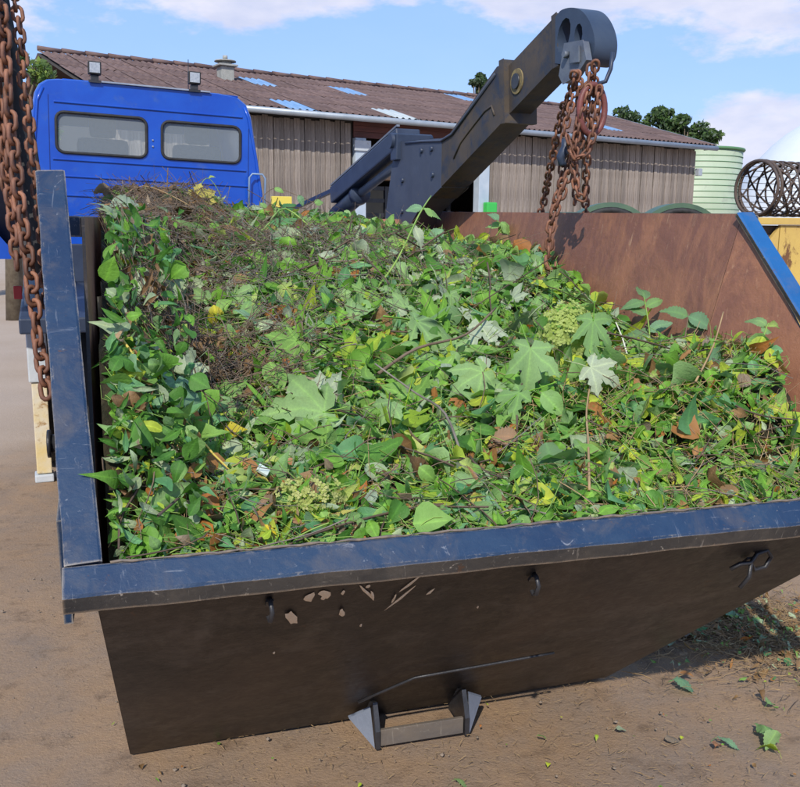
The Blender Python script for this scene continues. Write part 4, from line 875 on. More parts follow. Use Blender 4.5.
# truck frame coordinates: x = right, y = forward; the arms reach backwards (negative y)
def arm(side):
    """side 0 right, 1 left; s is the distance backwards from the arm foot"""
    x0 = 0 if side == 0 else -2.13-.16; P = lambda pts, x: [(x, -s, z) for s, z in pts]
    r_ = []
    root = bpy.data.objects.new('crane_arm', bpy.data.meshes.new('crane_arm')); 
    bm = bmesh.new(); prism(bm, P([(.565, 1.968), (.66, 1.985), (.70, 2.003), (1.171, 2.241), (1.24, 2.245), (1.264, 2.007), (.42, 1.664), (.565, 1.72)], x0), (.16, 0, 0), bev=.006); root = obj('crane_arm', bm, [armpaint], truck)
    bm = bmesh.new(); prism(bm, P([(-.36, 1.0 if side == 0 else 1.38), (-.25, 1.6), (-.103, 2.004), (.20, 1.99), (.56, 1.970), (.56, 1.722), (.249, 1.600), (-.02, 1.42), (-.10, 1.0 if side == 0 else 1.38)], x0-.003), (.166, 0, 0), bev=.006); obj('foot_plate', bm, [footpaint], root)
    bm = bmesh.new(); prism(bm, P([(1.20, 2.218), (1.64, 2.372), (1.672, 2.19), (1.24, 2.02)], x0+.02), (.12, 0, 0), bev=.005); obj('extension', bm, [armpaint], root)
    # collar at the mouth of the telescopic section
    bm = bmesh.new(); prism(bm, P([(1.205, 2.265), (1.245, 2.268), (1.272, 1.985), (1.232, 1.985)], x0-.008), (.176, 0, 0), bev=.003); obj('collar', bm, [armpaint], root)
    bm = bmesh.new(); prism(bm, P([(1.625, 2.378), (1.66, 2.386), (1.69, 2.175), (1.655, 2.17)], x0+.012), (.136, 0, 0), bev=.003); obj('collar', bm, [armpaint], root)
    # hook-shaped head with a window through it
    hp = [(1.66, 2.370), (1.72, 2.386), (1.80, 2.386), (1.88, 2.365), (1.94, 2.325), (1.985, 2.27), (2.005, 2.215), (1.995, 2.165), (1.955, 2.14), (1.905, 2.15), (1.87, 2.175), (1.80, 2.165), (1.68, 2.185)]
    hole = [(1.775+.050*math.cos(k*.5236)+.012*math.sin(k*.5236), 2.285+.066*math.sin(k*.5236)) for k in range(12)]
    hole2 = [(1.885+.030*math.cos(k*.6283), 2.265+.045*math.sin(k*.6283)) for k in range(10)]
    hq = []
    for i in range(len(hp)):
        p0, p1, p2, p3 = [Vector(hp[(i+j-1) % len(hp)]) for j in range(4)]
        if i in (0, len(hp)-1, len(hp)-2): hq.append(p1); continue
        for k in range(4):
            t = k/4; hq.append(.5*((2*p1)+(p2-p0)*t+(2*p0-5*p1+4*p2-p3)*t*t+(3*p1-p0-3*p2+p3)*t**3))
    hq = [(a-.045*max(0, min(1, (a-1.66)/.1)), z) for a, z in hq]; sh = lambda L_: [(a-.045, z) for a, z in L_]
    bm = bmesh.new(); f1, f2, sd_ = prism(bm, P(hq, x0+.01), (.105, 0, 0), holes=[P(sh(hole), x0+.01), P(sh(hole2), x0+.01)])
    for f in sd_: f.smooth = True
    for f in f1+f2:
        for e in f.edges: e.smooth = not any(q in sd_ for q in e.link_faces)
    obj('hook_head', bm, [headpaint], root)
    bm = bmesh.new(); tube(bm, [(x0-.001, -.72, 1.86), (x0-.001, -.80, 1.935), (x0-.001, -.90, 1.985), (x0-.001, -1.06, 2.06), (x0-.001, -1.13, 2.075), (x0-.001, -1.16, 2.03)], .006, 6); obj('weld_seam', bm, [armpaint], root, True)
    bm = bmesh.new(); tube(bm, [(x0-.004, -s_*.001, z_) for s_, z_ in ((60, 1.99), (300, 1.98), (560, 1.962), (700, 1.985), (1160, 2.215))], .008, 6); obj('edge_weld', bm, [footpaint], root, True)
    for bs, bz in ((.30, 1.93), (.44, 1.93), (.02, 1.60), (.02, 1.78), (.46, 1.79)):
        bm = bmesh.new(); tube(bm, [(x0-.016, -bs, bz), (x0+.01, -bs, bz)], .016, 6); obj('bolt', bm, [darknavy], root)
    # boss ring
    bm = bmesh.new()
    for (rr, xx) in ((.056, -.004), (.034, -.012)): tube(bm, [(x0+.018+xx, -1.335, 2.16), (x0+.03+xx, -1.335, 2.16)], rr, 20, mi=0 if rr > .04 else 1)
    obj('boss_ring', bm, [ring_yellow, weld], root)
    # shackle plate
    bm = bmesh.new(); prism(bm, P([(1.80, 2.235), (1.93, 2.225), (1.96, 2.15), (1.89, 2.10), (1.80, 2.085), (1.77, 2.12)], x0-.028), (.034, 0, 0), bev=.004); prism(bm, P([(1.86, 2.215), (1.92, 2.205), (1.925, 2.15), (1.87, 2.155)], x0-.040), (.012, 0, 0), bev=.004); tube(bm, [(x0-.05, -1.83, 2.19), (x0-.03, -1.83, 2.19)], .014, 8); obj('shackle_plate', bm, [shack], root)
    # pin boss at the shoulder
    bm = bmesh.new(); tube(bm, [(x0-.05, .085, 2.015), (x0+.22, .085, 2.015)], .045, 14); box(bm, x0-.03, .02, 1.90, x0+.19, .12, 2.05, .006); obj('shoulder_boss', bm, [darknavy], root)
    # hydraulic parts on the forward side
    bm = bmesh.new(); beam(bm, (x0+.08, 1.42, 1.735), (x0+.08, .10, 2.035), .16, .12, bev=.01); obj('link_beam', bm, [darknavy], root)
    bm = bmesh.new(); beam(bm, (x0+.02, 1.44, 1.810), (x0+.02, .12, 2.108), .02, .012); obj('beam_edge', bm, [gusset], root)
    bm = bmesh.new(); tube(bm, [(x0+.08, 1.5, 1.60), (x0+.08, .95, 1.742)], .062, 14); tube(bm, [(x0+.08, 1.02, 1.722), (x0+.08, .96, 1.74)], .072, 14); obj('hydraulic_cylinder', bm, [darknavy], root, True)
    bm = bmesh.new(); tube(bm, [(x0+.08, .95, 1.742), (x0+.08, .10, 1.93)], .030, 12); obj('piston_rod', bm, [gusset], root, True)
    bm = bmesh.new(); beam(bm, (x0+.08, 2.75, 1.66), (x0+.08, 1.38, 1.80), .03, .03); obj('brace_bar', bm, [darknavy], root)
    return root
arm(0); arm(1)
# chassis, bed, wheels
bm = bmesh.new()
for x in (-1.55, -.75): box(bm, x, -.3, .72, x+.10, 6.2, .95, .01)
for y in (-.2, 1.2, 2.6, 4.4): box(bm, -1.45, y, .76, -.75, y+.1, .90)
obj('chassis_frame', bm, [darknavy], truck)
bm = bmesh.new(); box(bm, -2.15, -.25, .96, -.02, 2.9, 1.04, .01); box(bm, -2.05, 2.75, 1.04, -.12, 2.85, 1.35, .01); obj('load_bed', bm, [darknavy], truck)
def wheel(x, y):
    bm = bmesh.new(); tube(bm, [(x-.11, y, .45), (x-.09, y, .45), (x+.09, y, .45), (x+.11, y, .45)], [.40, .45, .45, .40], 28); w = obj('wheel', bm, [rubber], truck, True)
    bm = bmesh.new(); tube(bm, [(x-.115, y, .45), (x+.115, y, .45)], .23, 20); obj('rim', bm, [chrome], w, True)
for x in (-2.0, -1.72, -.48, -.20): wheel(x, 1.0)
for x in (-1.95, -.20): wheel(x, 4.9)
# cab (own frame, slightly tilted)
cabx = -3.5024+1.76  # placeholder offset resolved below
CP = Vector((-.398*8.8, 8.8, 0)); rel = CP-TO; c_, s_ = math.cos(-TY), math.sin(-TY)
cab = bpy.data.objects.new('cab', bpy.data.meshes.new('cab_shell')); COL.objects.link(cab); cab.parent = truck
cab.location = (rel.x*c_-rel.y*s_, rel.x*s_+rel.y*c_, 0); cab.rotation_euler = (0, R(1.7), 0)
cab.location.x -= .075; cab.scale = (1.035, 1, 1)
outline = [(.005, 1.0), (2.12, 1.0), (2.14, 1.92), (2.09, 2.25), (2.02, 2.66), (1.97, 2.78), (1.88, 2.845), (1.70, 2.865), (.42, 2.865), (.25, 2.860), (.16, 2.845), (.095, 2.80), (.055, 2.72), (.025, 2.55), (.012, 2.3), (.005, 1.95)]
w1 = rrect(.215, 1.02, 2.195, 2.57, .07); w2 = rrect(1.165, 1.92, 2.20, 2.56, .07)
bm = bmesh.new()
o3 = lambda pts, y: [(x, y, z) for x, z in pts]
prism(bm, o3(outline, 0), (0, .035, 0), holes=[o3(w1, 0), o3(w2, 0)])
# shell: roof and sides, rounding inwards at the rear edge
def shrink(p, k): cx, cz = 1.07, 1.9; return (cx+(p[0]-cx)*k, cz+(p[1]-cz)*k)
ringsy = [(0.0, 1.0), (.03, 1.012), (.10, 1.02), (1.55, 1.02), (1.75, 1.0)]; rows = []
for y, k in ringsy: rows.append([bm.verts.new((*[shrink(p, k)[0]], y, shrink(p, k)[1])) for p in outline])
for i in range(len(rows)-1):
    for k in range(len(outline)):
        k2 = (k+1) % len(outline); bm.faces.new((rows[i][k], rows[i][k2], rows[i+1][k2], rows[i+1][k]))
prism(bm, o3(outline, 1.752), (0, .03, 0), holes=[o3(rrect(.22, 1.92, 1.9, 2.62, .1), 1.752)])
bmesh.ops.recalc_face_normals(bm, faces=bm.faces); me = bpy.data.meshes.new('cab'); bm.to_mesh(me); bm.free(); me.materials.append(cabblue)
cab.data = me; me.polygons.foreach_set('use_smooth', [abs(p.normal.y) < .9 for p in me.polygons])
for w in (w1, w2):
    cx = sum(p[0] for p in w)/len(w); cz = sum(p[1] for p in w)/len(w)
    bm = bmesh.new(); tube(bm, [(x, -.006, z) for x, z in w], .014, 6, closed=True); wo_ = obj('window', bm, [rubber], cab, True)
    bm = bmesh.new(); bm.faces.new([bm.verts.new((x, .012, z)) for x, z in w]); obj('pane', bm, [pane], wo_)
bm = bmesh.new()
for (x0_, x1_, z_) in ((.20, 1.94, 2.665), (.18, 1.98, 2.135), (.18, 2.0, 1.98), (.18, 2.0, 1.80)):
    box(bm, x0_, -.012, z_-.012, x1_, -.0005, z_+.004, .004)
obj('pressed_rib', bm, [cabblue], cab)
bm = bmesh.new()
for (x0_, x1_, z_) in ((.20, 1.94, 2.648), (.18, 1.98, 2.118), (.18, 2.0, 1.963), (.18, 2.0, 1.783)): box(bm, x0_, -.003, z_-.004, x1_, -.0005, z_+.001)
box(bm, .150, -.003, 1.02, .156, -.0005, 2.72); box(bm, 2.0, -.003, 1.02, 2.006, -.0005, 2.55)
obj('seam', bm, [cabdark], cab)
bm = bmesh.new(); box(bm, .62, -.03, 2.868, 1.62, .02, 2.882); obj('roof_strip', bm, [chrome], cab)
bm = bmesh.new(); tube(bm, [(2.135, .0, 1.05), (2.135, .0, 1.9), (2.08, .0, 2.25), (2.0, .0, 2.66), (1.955, .0, 2.76)], .016, 8); obj('corner_moulding', bm, [cabblue], cab, True); bm = bmesh.new(); tube(bm, [(.03, 0, 1.05), (.03, 0, 2.3), (.06, 0, 2.66), (.11, 0, 2.78)], .014, 8)
obj('corner_moulding', bm, [cabblue], cab, True)
bm = bmesh.new(); tube(bm, [(0.28, .04, 2.87), (1.0, .03, 2.875), (1.9, .04, 2.86)], .010, 6); obj('rain_gutter', bm, [cabblue], cab, True)
for xx in (.56, 1.47):
    bm = bmesh.new(); box(bm, xx-.035, -.02, 2.884, xx+.035, .03, 2.93, .004); box(bm, xx-.055, -.035, 2.86, xx+.055, -.018, 2.884); w = obj('work_light', bm, [weld], cab)
    bm = bmesh.new(); box(bm, xx-.058, -.045, 2.935, xx+.058, .03, 3.055, .01); obj('lamp_housing', bm, [rubber], w)
    bm = bmesh.new(); box(bm, xx-.046, -.052, 2.948, xx+.046, -.0455, 3.042, .002); obj('lens', bm, [lampglass], w)
bm = bmesh.new(); tube(bm, [(1.46, .3, 2.87), (1.46, .3, 3.22)], .004, 5); obj('antenna', bm, [weld], cab)
bm = bmesh.new(); tube(bm, [(2.0, -.06, 1.70), (2.0, -.07, 2.06), (2.03, -.07, 2.10), (2.13, -.07, 2.10), (2.16, -.07, 2.06), (2.16, -.06, 1.70)], .010, 6); obj('grab_rail', bm, [mat('blue_grey_rail', (.20, .29, .42), rough=.4)], cab, True)
bm = bmesh.new()
for xx in (.45, 1.4):
    box(bm, xx-.02, .75, 1.35, xx+.48, .95, 2.42, .06); box(bm, xx+.10, .77, 2.43, xx+.36, .90, 2.66, .05)
obj('seat', bm, [seatm], cab)
bm = bmesh.new(); box(bm, .10, .05, 1.05, 2.04, 1.7, 1.12); box(bm, .2, 1.5, 1.12, 1.95, 1.72, 1.85, .05); obj('dashboard', bm, [grey_plastic], cab)
bm = bmesh.new(); bm.faces.new([bm.verts.new((x, 1.77, z)) for x, z in rrect(.22, 1.92, 1.9, 2.62, .1)]); obj('windscreen', bm, [clearpane], cab)
for xs_ in (-.16, 2.26):
    bm = bmesh.new(); box(bm, xs_-.06, 1.2, 1.98, xs_+.06, 1.26, 2.48, .02); tube(bm, [(xs_, 1.22, 2.45), (1.07+(xs_-1.07)*.87, 1.3, 2.5)], .01, 6); obj('mirror', bm, [rubber], cab)
bm = bmesh.new(); box(bm, .85, -.045, 2.41, .852, -.044, 2.411); box(bm, 1.07, -.012, 2.36, 1.085, -.001, 2.375, .003); box(bm, 1.07, -.012, 2.30, 1.085, -.001, 2.315, .003); obj('screw', bm, [chrome], cab)
inv = lambda p: ((Vector(p)-TO).x*c_-(Vector(p)-TO).y*s_, (Vector(p)-TO).x*s_+(Vector(p)-TO).y*c_, p[2])
def at_truck(name, bm, m_, world, smooth=False):
    o = obj(name, bm, m_, truck, smooth); o.location = inv(world); return o
bm = bmesh.new(); w0 = [(-1.10, 2.56, 2.20), (-1.075, 2.56, 1.98), (-1.06, 2.56, 1.80), (-1.035, 2.55, 1.62), (-1.0, 2.52, 1.46), (-.985, 2.5, 1.33)]
tube(bm, [Vector(p)-Vector(w0[0]) for p in w0], [.03, .032, .034, .036, .034, .02], 8); o = at_truck('dark_strip', bm, [rubber], w0[0], True); o.rotation_euler = (0, 0, -TY)  # dark strip running down behind the left chain bundle
# rear left corner: stabiliser leg, tail lamp, mudguard
bm = bmesh.new(); box(bm, -.055, -.055, .60, .055, .055, .905, .008); st = at_truck('stabiliser_leg', bm, [light_grey], (-2.118, 5.2, 0))
bm = bmesh.new(); box(bm, -.042, -.042, .05, .042, .042, .598, .006); obj('inner_leg', bm, [yellow_worn], st)
bm = bmesh.new(); box(bm, -.055, -.06, .0, .05, .06, .045, .008); obj('foot_pad', bm, [light_grey], st)
bm = bmesh.new(); tube(bm, [(0, 0, .91), (0, 0, 1.19), (.0, .02, 1.23)], [.050, .050, .03], 14); obj('leg_cylinder', bm, [mat('pale_blue_paint', (.17, .24, .31), (.22, .29, .36), sc=6, rough=.45)], st, True)
bm = bmesh.new(); box(bm, -.03, -.02, 1.08, .015, 0, 1.155, .004); at_truck('tail_lamp', bm, [redlens], (-2.19, 5.18, 0))
bm = bmesh.new(); prism(bm, [(-.50, 0, 1.50), (-.08, 0, 1.44), (.02, 0, 1.31), (.02, 0, 1.27), (-.10, 0, 1.27), (-.5, 0, 1.40)], (0, .5, 0), bev=.01); at_truck('mudguard', bm, [cabblue], (-1.985, 4.55, .07))
bm = bmesh.new(); prism(bm, [(-.5, 0, 1.90), (-.07, 0, 1.85), (-.035, 0, 1.60), (.0, 0, 1.46), (-.1, 0, 1.50), (-.5, 0, 1.56)], (0, .3, 0), bev=.01); at_truck('side_locker', bm, [footpaint], (-2.20, 5.2, 0))
bm = bmesh.new(); tube(bm, [(-1.43, 3.32, 2.10), (-1.371, 3.3, 2.0), (-1.321, 3.3, 1.898), (-1.304, 3.3, 1.727), (-1.301, 3.3, 1.605), (-1.33, 3.35, 1.45)], .011, 8)
bmesh.ops.translate(bm, verts=bm.verts, vec=(1.35, -3.3, 0)); at_truck('hydraulic_hose', bm, [rubber], (-1.35, 3.3, 0), True).rotation_euler = (0, 0, -TY)
bm = bmesh.new(); box(bm, -.08, 0, 0, .08, .05, .12, .004); o = at_truck('marker_box', bm, [mat('yellow_plastic', (.72, .58, .10), rough=.5)], (-.95, 7.3, 1.62))

# ---------------------------------------------------------------- barn
BY = R(32.5); BA = Vector((math.cos(BY), math.sin(BY), 0)); PE = Vector((314/900*26.2, 26.2, 0))
barn = empty('timber_barn', 'long barn with grey board walls and a brown corrugated roof with skylights', 'barn', PE, BY)
ZE, ZRG, MB_ = 3.90, 5.30, 4.9; XL = -17.35
def sheet_mesh(w, l, m_):
    bm = bmesh.new(); n = 24; top = []
    for j in range(2): top.append([bm.verts.new((w*i/n, l*j, .022*math.sin(i/n*4*2*math.pi))) for i in range(n+1)])
    lo = [bm.verts.new((v.co.x, v.co.y, v.co.z-.005)) for v in top[0]]
    for i in range(n): bm.faces.new((top[0][i], top[0][i+1], top[1][i+1], top[1][i])); bm.faces.new((lo[i], lo[i+1], top[0][i+1], top[0][i]))
    me = bpy.data.meshes.new('roof_sheet'); bm.to_mesh(me); bm.free(); me.materials.append(m_); me.shade_smooth(); return me
NC, NR = 27, 5; cw = (-.90-XL)/NC; sl_ = math.hypot(MB_+.35, (ZRG-ZE)*(MB_+.35)/MB_)/NR; pitchb = math.atan2(ZRG-ZE, MB_)
SM = {k: sheet_mesh(cw*1.04, sl_*1.05, m_) for k, m_ in ((0, roofm), (1, skylm), (2, skylm2))}
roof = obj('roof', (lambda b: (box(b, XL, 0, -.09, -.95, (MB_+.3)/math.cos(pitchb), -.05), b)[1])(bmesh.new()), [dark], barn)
roof.location = (0, -.3, ZE-.3*math.tan(pitchb)); roof.rotation_euler = (pitchb, 0, 0)
skyl = {(7, 3): 1, (6, 0): 1, (11, 3): 1, (10, 0): 2, (22, 1): 1, (18, 4): 1}
for i in range(NC):
    for j in range(NR):
        k = skyl.get((i, j), 0); o = bpy.data.objects.new('roof_sheet', SM[k]); COL.objects.link(o); o.parent = roof
        o.location = (XL+i*cw+random.uniform(-.01, .01), -.06+j*sl_*.985, .010+.003*(i % 2)+random.uniform(0, .004)); o.rotation_euler = (R(-.42), R(random.uniform(-.25, .25)), R(random.uniform(-.3, .3)))
bm = bmesh.new()
for i in range(32): tube(bm, [(XL+i*.515, MB_-.02, ZRG+.055), (XL+i*.52+.51, MB_-.02, ZRG+.035)], [.055, .050], 8)
obj('ridge_cap', bm, [roofm], barn)['kind'] = 'stuff'
bm = bmesh.new(); prism(bm, [(XL, MB_+.0, ZRG-.05), (XL, MB_*2+.3, ZE-.1), (XL, MB_*2+.3, ZE-.16), (XL, MB_, ZRG-.12)], (-.95-XL, 0, 0)); obj('rear_roof', bm, [roofm], barn)
bm = bmesh.new(); tube(bm, [(XL-.05, -.39, ZE-.16), (-.90, -.39, ZE-.18)], .065, 10); obj('gutter', bm, [gutterm], barn, True)
bm = bmesh.new(); box(bm, -.97, -.30, ZE-.21, -.935, .0, ZE-.05); prism(bm, [(-.925, -.32, ZE-.22), (-.925, MB_, ZRG-.07), (-.925, MB_, ZRG+.02), (-.925, -.32, ZE-.06)], (.03, 0, 0)); obj('barge_board', bm, [gutterm], barn)
pme = []
for k in range(4):
    bm = bmesh.new(); box(bm, -.066, 0, 0, .066, .022, 3.62, .003); me = bpy.data.meshes.new('wall_board'); bm.to_mesh(me); bm.free(); me.materials.append(wood); pme.append(me)
wy = .12; x = XL+.25; i = 0
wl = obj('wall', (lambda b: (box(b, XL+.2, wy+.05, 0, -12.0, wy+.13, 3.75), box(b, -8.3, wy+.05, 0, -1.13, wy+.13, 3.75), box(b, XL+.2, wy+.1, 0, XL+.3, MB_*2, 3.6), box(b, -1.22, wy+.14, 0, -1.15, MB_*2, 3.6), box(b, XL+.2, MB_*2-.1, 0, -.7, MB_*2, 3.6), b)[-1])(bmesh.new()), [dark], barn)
while x < -1.13:
    if not (-12.05 < x < -8.3):
        o = bpy.data.objects.new('wall_board', pme[i % 4]); COL.objects.link(o); o.parent = wl
        o.location = (x, wy+(.012 if i % 2 else -.004)+random.uniform(-.003, .003), .05+random.uniform(0, .05)); o.rotation_euler = (0, R(random.uniform(-.25, .25)), 0); o.scale = (random.uniform(.75, 1.1), 1, 1); i += 1
    x += .118
bm = bmesh.new(); prism(bm, [(-1.13, wy, 3.6), (-1.13, MB_, ZRG-.2), (-1.13, MB_*2, 3.6)], (.03, 0, 0)); obj('gable', bm, [wood], barn)
for j in range(3):
    bm = bmesh.new(); box(bm, -12.0, wy-.01, 3.40+.125*j, -8.3, wy+.02, 3.52+.125*j, .002); obj('header_board', bm, [woodred], barn)
for xx, ww in ((-11.98, .26), (-8.66, .30)):
    bm = bmesh.new(); box(bm, xx, wy-.06, 0, xx+ww, wy+.16, 3.39, .01); p_ = obj('post', bm, [postm], barn)
bm = bmesh.new(); box(bm, -12.02, wy-.10, 3.12, -11.62, wy-.062, 3.34, .01); obj('door_rail_box', bm, [light_grey], barn)
bm = bmesh.new(); box(bm, -11.7, wy+3.4, 0, -8.3, wy+3.6, 2.55); obj('inner_wall', bm, [concrete], barn)
bm = bmesh.new(); [box(bm, -11.7, wy+1.0, z_, -8.7, wy+1.08, z_+.09) for z_ in (1.75, 2.08, 2.36)]; [box(bm, xx, wy+.98, 0, xx+.08, wy+1.06, 2.45) for xx in (-11.6, -10.6, -9.6, -8.8)]; obj('stall_rail', bm, [weld], barn)
bm = bmesh.new(); box(bm, -10.9, wy+.6, 2.75, -9.6, wy+1.0, 3.05, .02); box(bm, -10.9, wy+.6, 2.58, -9.6, wy+1.0, 2.70, .02); obj('stored_timber', bm, [mat('cut_timber', (.38, .26, .16), (.28, .18, .11), sc=4, rough=.8)], barn)
bm = bmesh.new(); box(bm, -8.55, wy-.25, 1.85, -8.25, wy-.08, 2.12, .03); gb = obj('green_box', bm, [mat('green_plastic', (.05, .45, .08), rough=.5)], barn)
bm = bmesh.new(); box(bm, -1.20, wy-.2, 3.0, -1.05, wy-.06, 3.2, .02); obj('wall_lamp', bm, [lampglass], barn)
# flue on the roof
fl = bmesh.new(); box(fl, -.17, -.17, -.35, .17, .17, .55, .02); flo = obj('flue', fl, [stone], barn); flo.location = (-13.62, 3.2, 4.62); flo.scale = (.9, .9, .85)
fl = bmesh.new(); box(fl, -.25, -.25, .551, .25, .25, .60, .01); obj('flue_cap', fl, [stone], flo)
fl = bmesh.new(); tube(fl, [(0, 0, .60), (0, 0, .68)], .16, 12); tube(fl, [(0, 0, .68), (0, 0, .71), (0, 0, .74)], [.28, .27, .12], 14); tube(fl, [(0, 0, .74), (0, 0, .84)], .07, 8); obj('flue_cowl', fl, [stone], flo)

# ---------------------------------------------------------------- silo, dome, drum, yellow container, green machine
silo = empty('green_silo', 'round pale green metal silo with thin horizontal seams behind the barn corner', 'silo', (9.33, 30, 0))
bm = bmesh.new(); zs = [0, 4.02]; tube(bm, [(0, 0, 0), (0, 0, 4.02)], 1.58, 48, mi=0); obj('tank_wall', bm, [silom], silo, True)
for k in range(22):
    bm = bmesh.new(); bmesh.ops.create_circle(bm, segments=4, radius=.001) if False else None
    tube(bm, [(1.585*math.cos(t*math.pi/24), 1.585*math.sin(t*math.pi/24), .2+.18*k) for t in range(48)], .011, 4, closed=True); obj('seam_ring', bm, [silod], silo)
bm = bmesh.new(); tube(bm, [(1.60*math.cos(t*math.pi/24), 1.60*math.sin(t*math.pi/24), 4.03) for t in range(48)], .05, 6, closed=True); obj('top_rim', bm, [silod], silo, True)
bm = bmesh.new(); tube(bm, [(0, 0, 4.0), (0, 0, 4.12)], [1.56, .1], 40); obj('lid', bm, [silom], silo)
bm = bmesh.new(); bmesh.ops.create_uvsphere(bm, u_segments=48, v_segments=24, radius=8.6); bmesh.ops.delete(bm, geom=[v for v in bm.verts if v.co.z < -.1], context='VERTS')
d_ = obj('membrane_dome', bm, [domem], None, True); d_.location = (30.3, 60, 1.0); tag(d_, 'pale white gas storage dome in the distance at the right edge', 'dome')
bm = bmesh.new(); tube(bm, [(0, 0, -.6), (0, 0, .02)], 8.65, 48); o = obj('base_ring', bm, [concrete], d_)
# yellow container
yc = empty('yellow_container', 'rust-streaked yellow steel container behind the skip, carrying the wire drum', 'container', (3.06, 8.0, 0), R(12))
bm = bmesh.new(); box(bm, .28, 0, .1, 2.6, .04, 1.56, .004); box(bm, .05, .9, .1, .5, .94, 1.555); obj('front_wall', bm, [yelbox], yc)
bm = bmesh.new(); prism(bm, [(.0, -.0, .1), (0.0, 0, 1.2), (.27, 0, 1.54), (.27, 0, .1)], (0, .04, 0)); obj('corner_plate', bm, [yelbox], yc)
bm = bmesh.new(); box(bm, .045, .07, .9, .6, .13, 1.556); obj('dark_backing', bm, [drumm], yc)  # dark sheet put in for the shade inside the container
bm = bmesh.new(); box(bm, .0, .05, .1, .04, 1.6, 1.54, .004); box(bm, 2.56, .05, .1, 2.6, 1.6, 1.54); box(bm, .05, 1.56, .1, 2.55, 1.6, 1.54); obj('side_wall', bm, [yelbox], yc)
bm = bmesh.new(); box(bm, -.02, -.03, 1.562, 2.64, .06, 1.622, .006); box(bm, -.02, .062, 1.562, .06, 1.62, 1.62, .006); obj('top_rail', bm, [yelbox], yc)
for xx in (.85, 1.5, 2.15): bm = bmesh.new(); box(bm, xx, -.055, .1, xx+.07, -.002, 1.555, .004); obj('rib', bm, [yelbox], yc)
# wire drum resting on the top rail
DA = Vector((math.sin(R(64)), math.cos(R(64)), 0)); dr = empty('wire_drum', 'dark rusty wire-mesh drum with crossed spirals lying on the yellow container', 'drum', (3.36, 8.75, 1.905), 0)
N1 = Vector((-DA.y, DA.x, 0)); N2 = Vector((0, 0, 1)); RD = .255
cp = lambda s, t, r=RD: DA*s+(N1*math.cos(t)+N2*math.sin(t))*r
for s0 in (0, .05, .16, .28, .40, .52, .64, .76, .88, 1.0, 1.12, 1.24, 1.36, 1.48, 1.6, 1.72, 1.86):
    bm = bmesh.new(); tube(bm, [cp(s0, k*math.pi/18) for k in range(36)], .016 if s0 < .06 else .009, 6, closed=True); obj('hoop', bm, [drumm], dr, True)
for k in range(14):
    bm = bmesh.new(); hand = 1 if k % 2 else -1
    tube(bm, [cp(.03+1.83*i/60, k*2*math.pi/14+hand*i/60*2*math.pi*1.15, RD-.004) for i in range(61)], .0095, 5); obj('spiral_wire', bm, [drumm], dr, True)
for k in range(24):
    t = k*2*math.pi/24; bm = bmesh.new(); tube(bm, [cp(.02, t, RD-.012), cp(1.86, t, RD-.012)], .0035, 4); obj('long_wire', bm, [drumm], dr)
bm = bmesh.new(); tube(bm, [(.1, -.03, -.255), (.1, .03, -.255)], .03, 6); 
bm.free()
# low green machine with two arched mudguards
mc = empty('farm_trailer', 'dark green farm trailer with two arched black mudguards, showing just above the far skip wall', 'trailer', (1.9, 10, 0))
for cx in (.38, 1.15):
    bm = bmesh.new(); a0 = [(cx+.52*math.cos(t*math.pi/20), 0, 1.30+.50*math.sin(t*math.pi/20)) for t in range(21)]
    lo = [(cx+.47*math.cos(t*math.pi/20), 0, 1.30+.45*math.sin(t*math.pi/20)) for t in range(20, -1, -1)]
    prism(bm, a0+lo, (0, .35, 0)); obj('mudguard', bm, [greenm], mc)
    bm = bmesh.new(); tube(bm, [(cx+.44*math.cos(t*math.pi/16), .02, 1.28+.44*math.sin(t*math.pi/16)) for t in range(32)], .035, 8, closed=True); w = obj('wheel', bm, [rubber], mc, True)
    bm = bmesh.new()
    for t in range(6): tube(bm, [(cx, .04, 1.28), (cx+.42*math.cos(t*1.047+.3), .04, 1.28+.42*math.sin(t*1.047+.3))], .012, 5)
    obj('spoke', bm, [rubber], w)
bm = bmesh.new(); box(bm, -.4, .40, 1.0, 2.0, 1.5, 1.70, .04); box(bm, -.3, .5, .4, 1.9, 1.4, .98, .02); obj('body', bm, [greenm], mc)

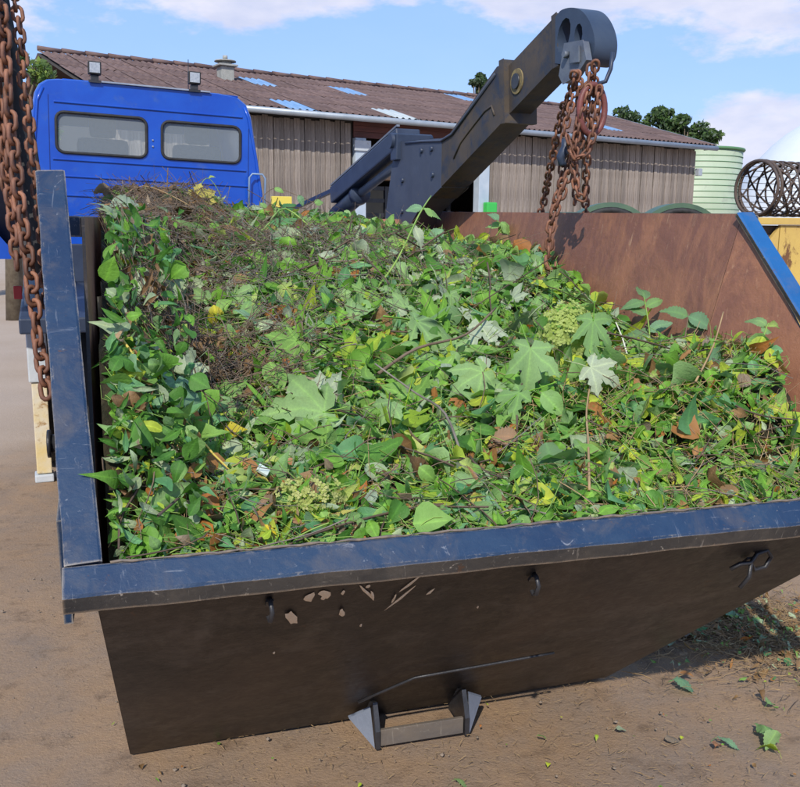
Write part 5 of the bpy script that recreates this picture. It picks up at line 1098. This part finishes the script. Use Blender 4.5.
# ---------------------------------------------------------------- trees
def tree(name, label, cat, base, top, rx, ry, rz, nleaf, m_a, m_b, ls=.12, clumps=26, seed=1, spread=1.0):
    r_ = np.random.default_rng(seed); e = empty(name, label, cat, base)
    bm = bmesh.new(); h = top-rz*.9; tube(bm, [(0, 0, -.1), (.05, 0, h*.5), (0, .05, h), (.03, 0, h+rz*.6)], [.16, .12, .09, .03], 8)
    ctr = np.stack([r_.normal(0, .45, clumps)*rx, r_.normal(0, .45, clumps)*ry, h+rz*.15+r_.uniform(-.7, .85, clumps)*rz], 1)
    for c in ctr: tube(bm, [(0, 0, h*.75), (c[0]*.5, c[1]*.5, (h*.8+c[2])/2), tuple(c)], [.05, .03, .012], 5)
    obj('trunk', bm, [bark], e, True)
    per = nleaf//clumps; P = []
    for c in ctr:
        rr = r_.uniform(.22, .42)*min(rx, rz)*spread; q = r_.normal(0, 1, (per, 3)); q /= np.linalg.norm(q, axis=1)[:, None]; q *= (r_.random(per)**.45)[:, None]*rr*np.array([1.2, 1.2, .85]); P.append(c+q)
    P = np.concatenate(P); n = len(P); fx, fy, fz = frames(r_.normal(0, 1, (n, 3))+[0, -.3, .6], r_.random(n)*6.28)
    T = np.array([(0, -.5, 0), (.26, -.05, .06), (0, .5, 0), (-.26, -.05, .06)]); s = ls*r_.uniform(.6, 1.3, n)
    Vv = (P[:, None]+(T[None, :, 0:1]*fx[:, None]+T[None, :, 1:2]*fy[:, None]+T[None, :, 2:3]*fz[:, None])*s[:, None, None]).reshape(-1, 3)
    F = (np.array([[0, 1, 2, 3]])[None]+(np.arange(n)*4)[:, None, None]).reshape(-1, 4)
    me = mesh_np('crown', Vv, F, [m_a, m_b], r_.integers(0, 2, n), {'tint': ('POINT', np.repeat(r_.random(n)*.7, 4))}, smooth=False)
    o = bpy.data.objects.new('crown', me); COL.objects.link(o); o.parent = e
T_A = leafmat('tree_leaf_dark', (.030, .065, .022), (.055, .10, .03)); T_B = leafmat('tree_leaf_mid', (.06, .12, .03), (.10, .17, .04)); T_C = leafmat('tree_leaf_light', (.16, .26, .04), (.26, .34, .07))
tree('bushy_tree', 'light green bushy tree between the chains and the blue cab', 'tree', (-6.22, 14.5, 0), 3.98, .62, .5, 1.2, 9000, T_B, T_C, .12, 40, 3)
for i, (x, t, w, lab) in enumerate(((9.75, 6.25, .9, 'leftmost dark tree crown behind the right end of the barn roof'), (11.0, 6.55, .9, 'tallest dark tree crown behind the right end of the barn roof'), (12.2, 6.1, .85, 'dark tree crown behind the roof, second from the right'), (13.2, 5.5, .8, 'rightmost dark tree crown, next to the green silo'))):
    tree('dark_tree', lab, 'tree', (x, 40, 0), t, w, .8, 1.3, 4200, T_A, T_B, .22, 26, 20+i)
tree('conifer_tip', 'small dark treetop just showing above the roof ridge left of the crane arm', 'tree', (2.85, 36, 0), 7.35, .4, .4, .9, 1500, T_A, T_A, .2, 14, 31)
tree('bushy_tree', 'green bush behind the barn left end', 'tree', (-9.2, 17.5, 0), 4.1, .7, .8, 1.3, 5000, T_A, T_B, .14, 30, 5)
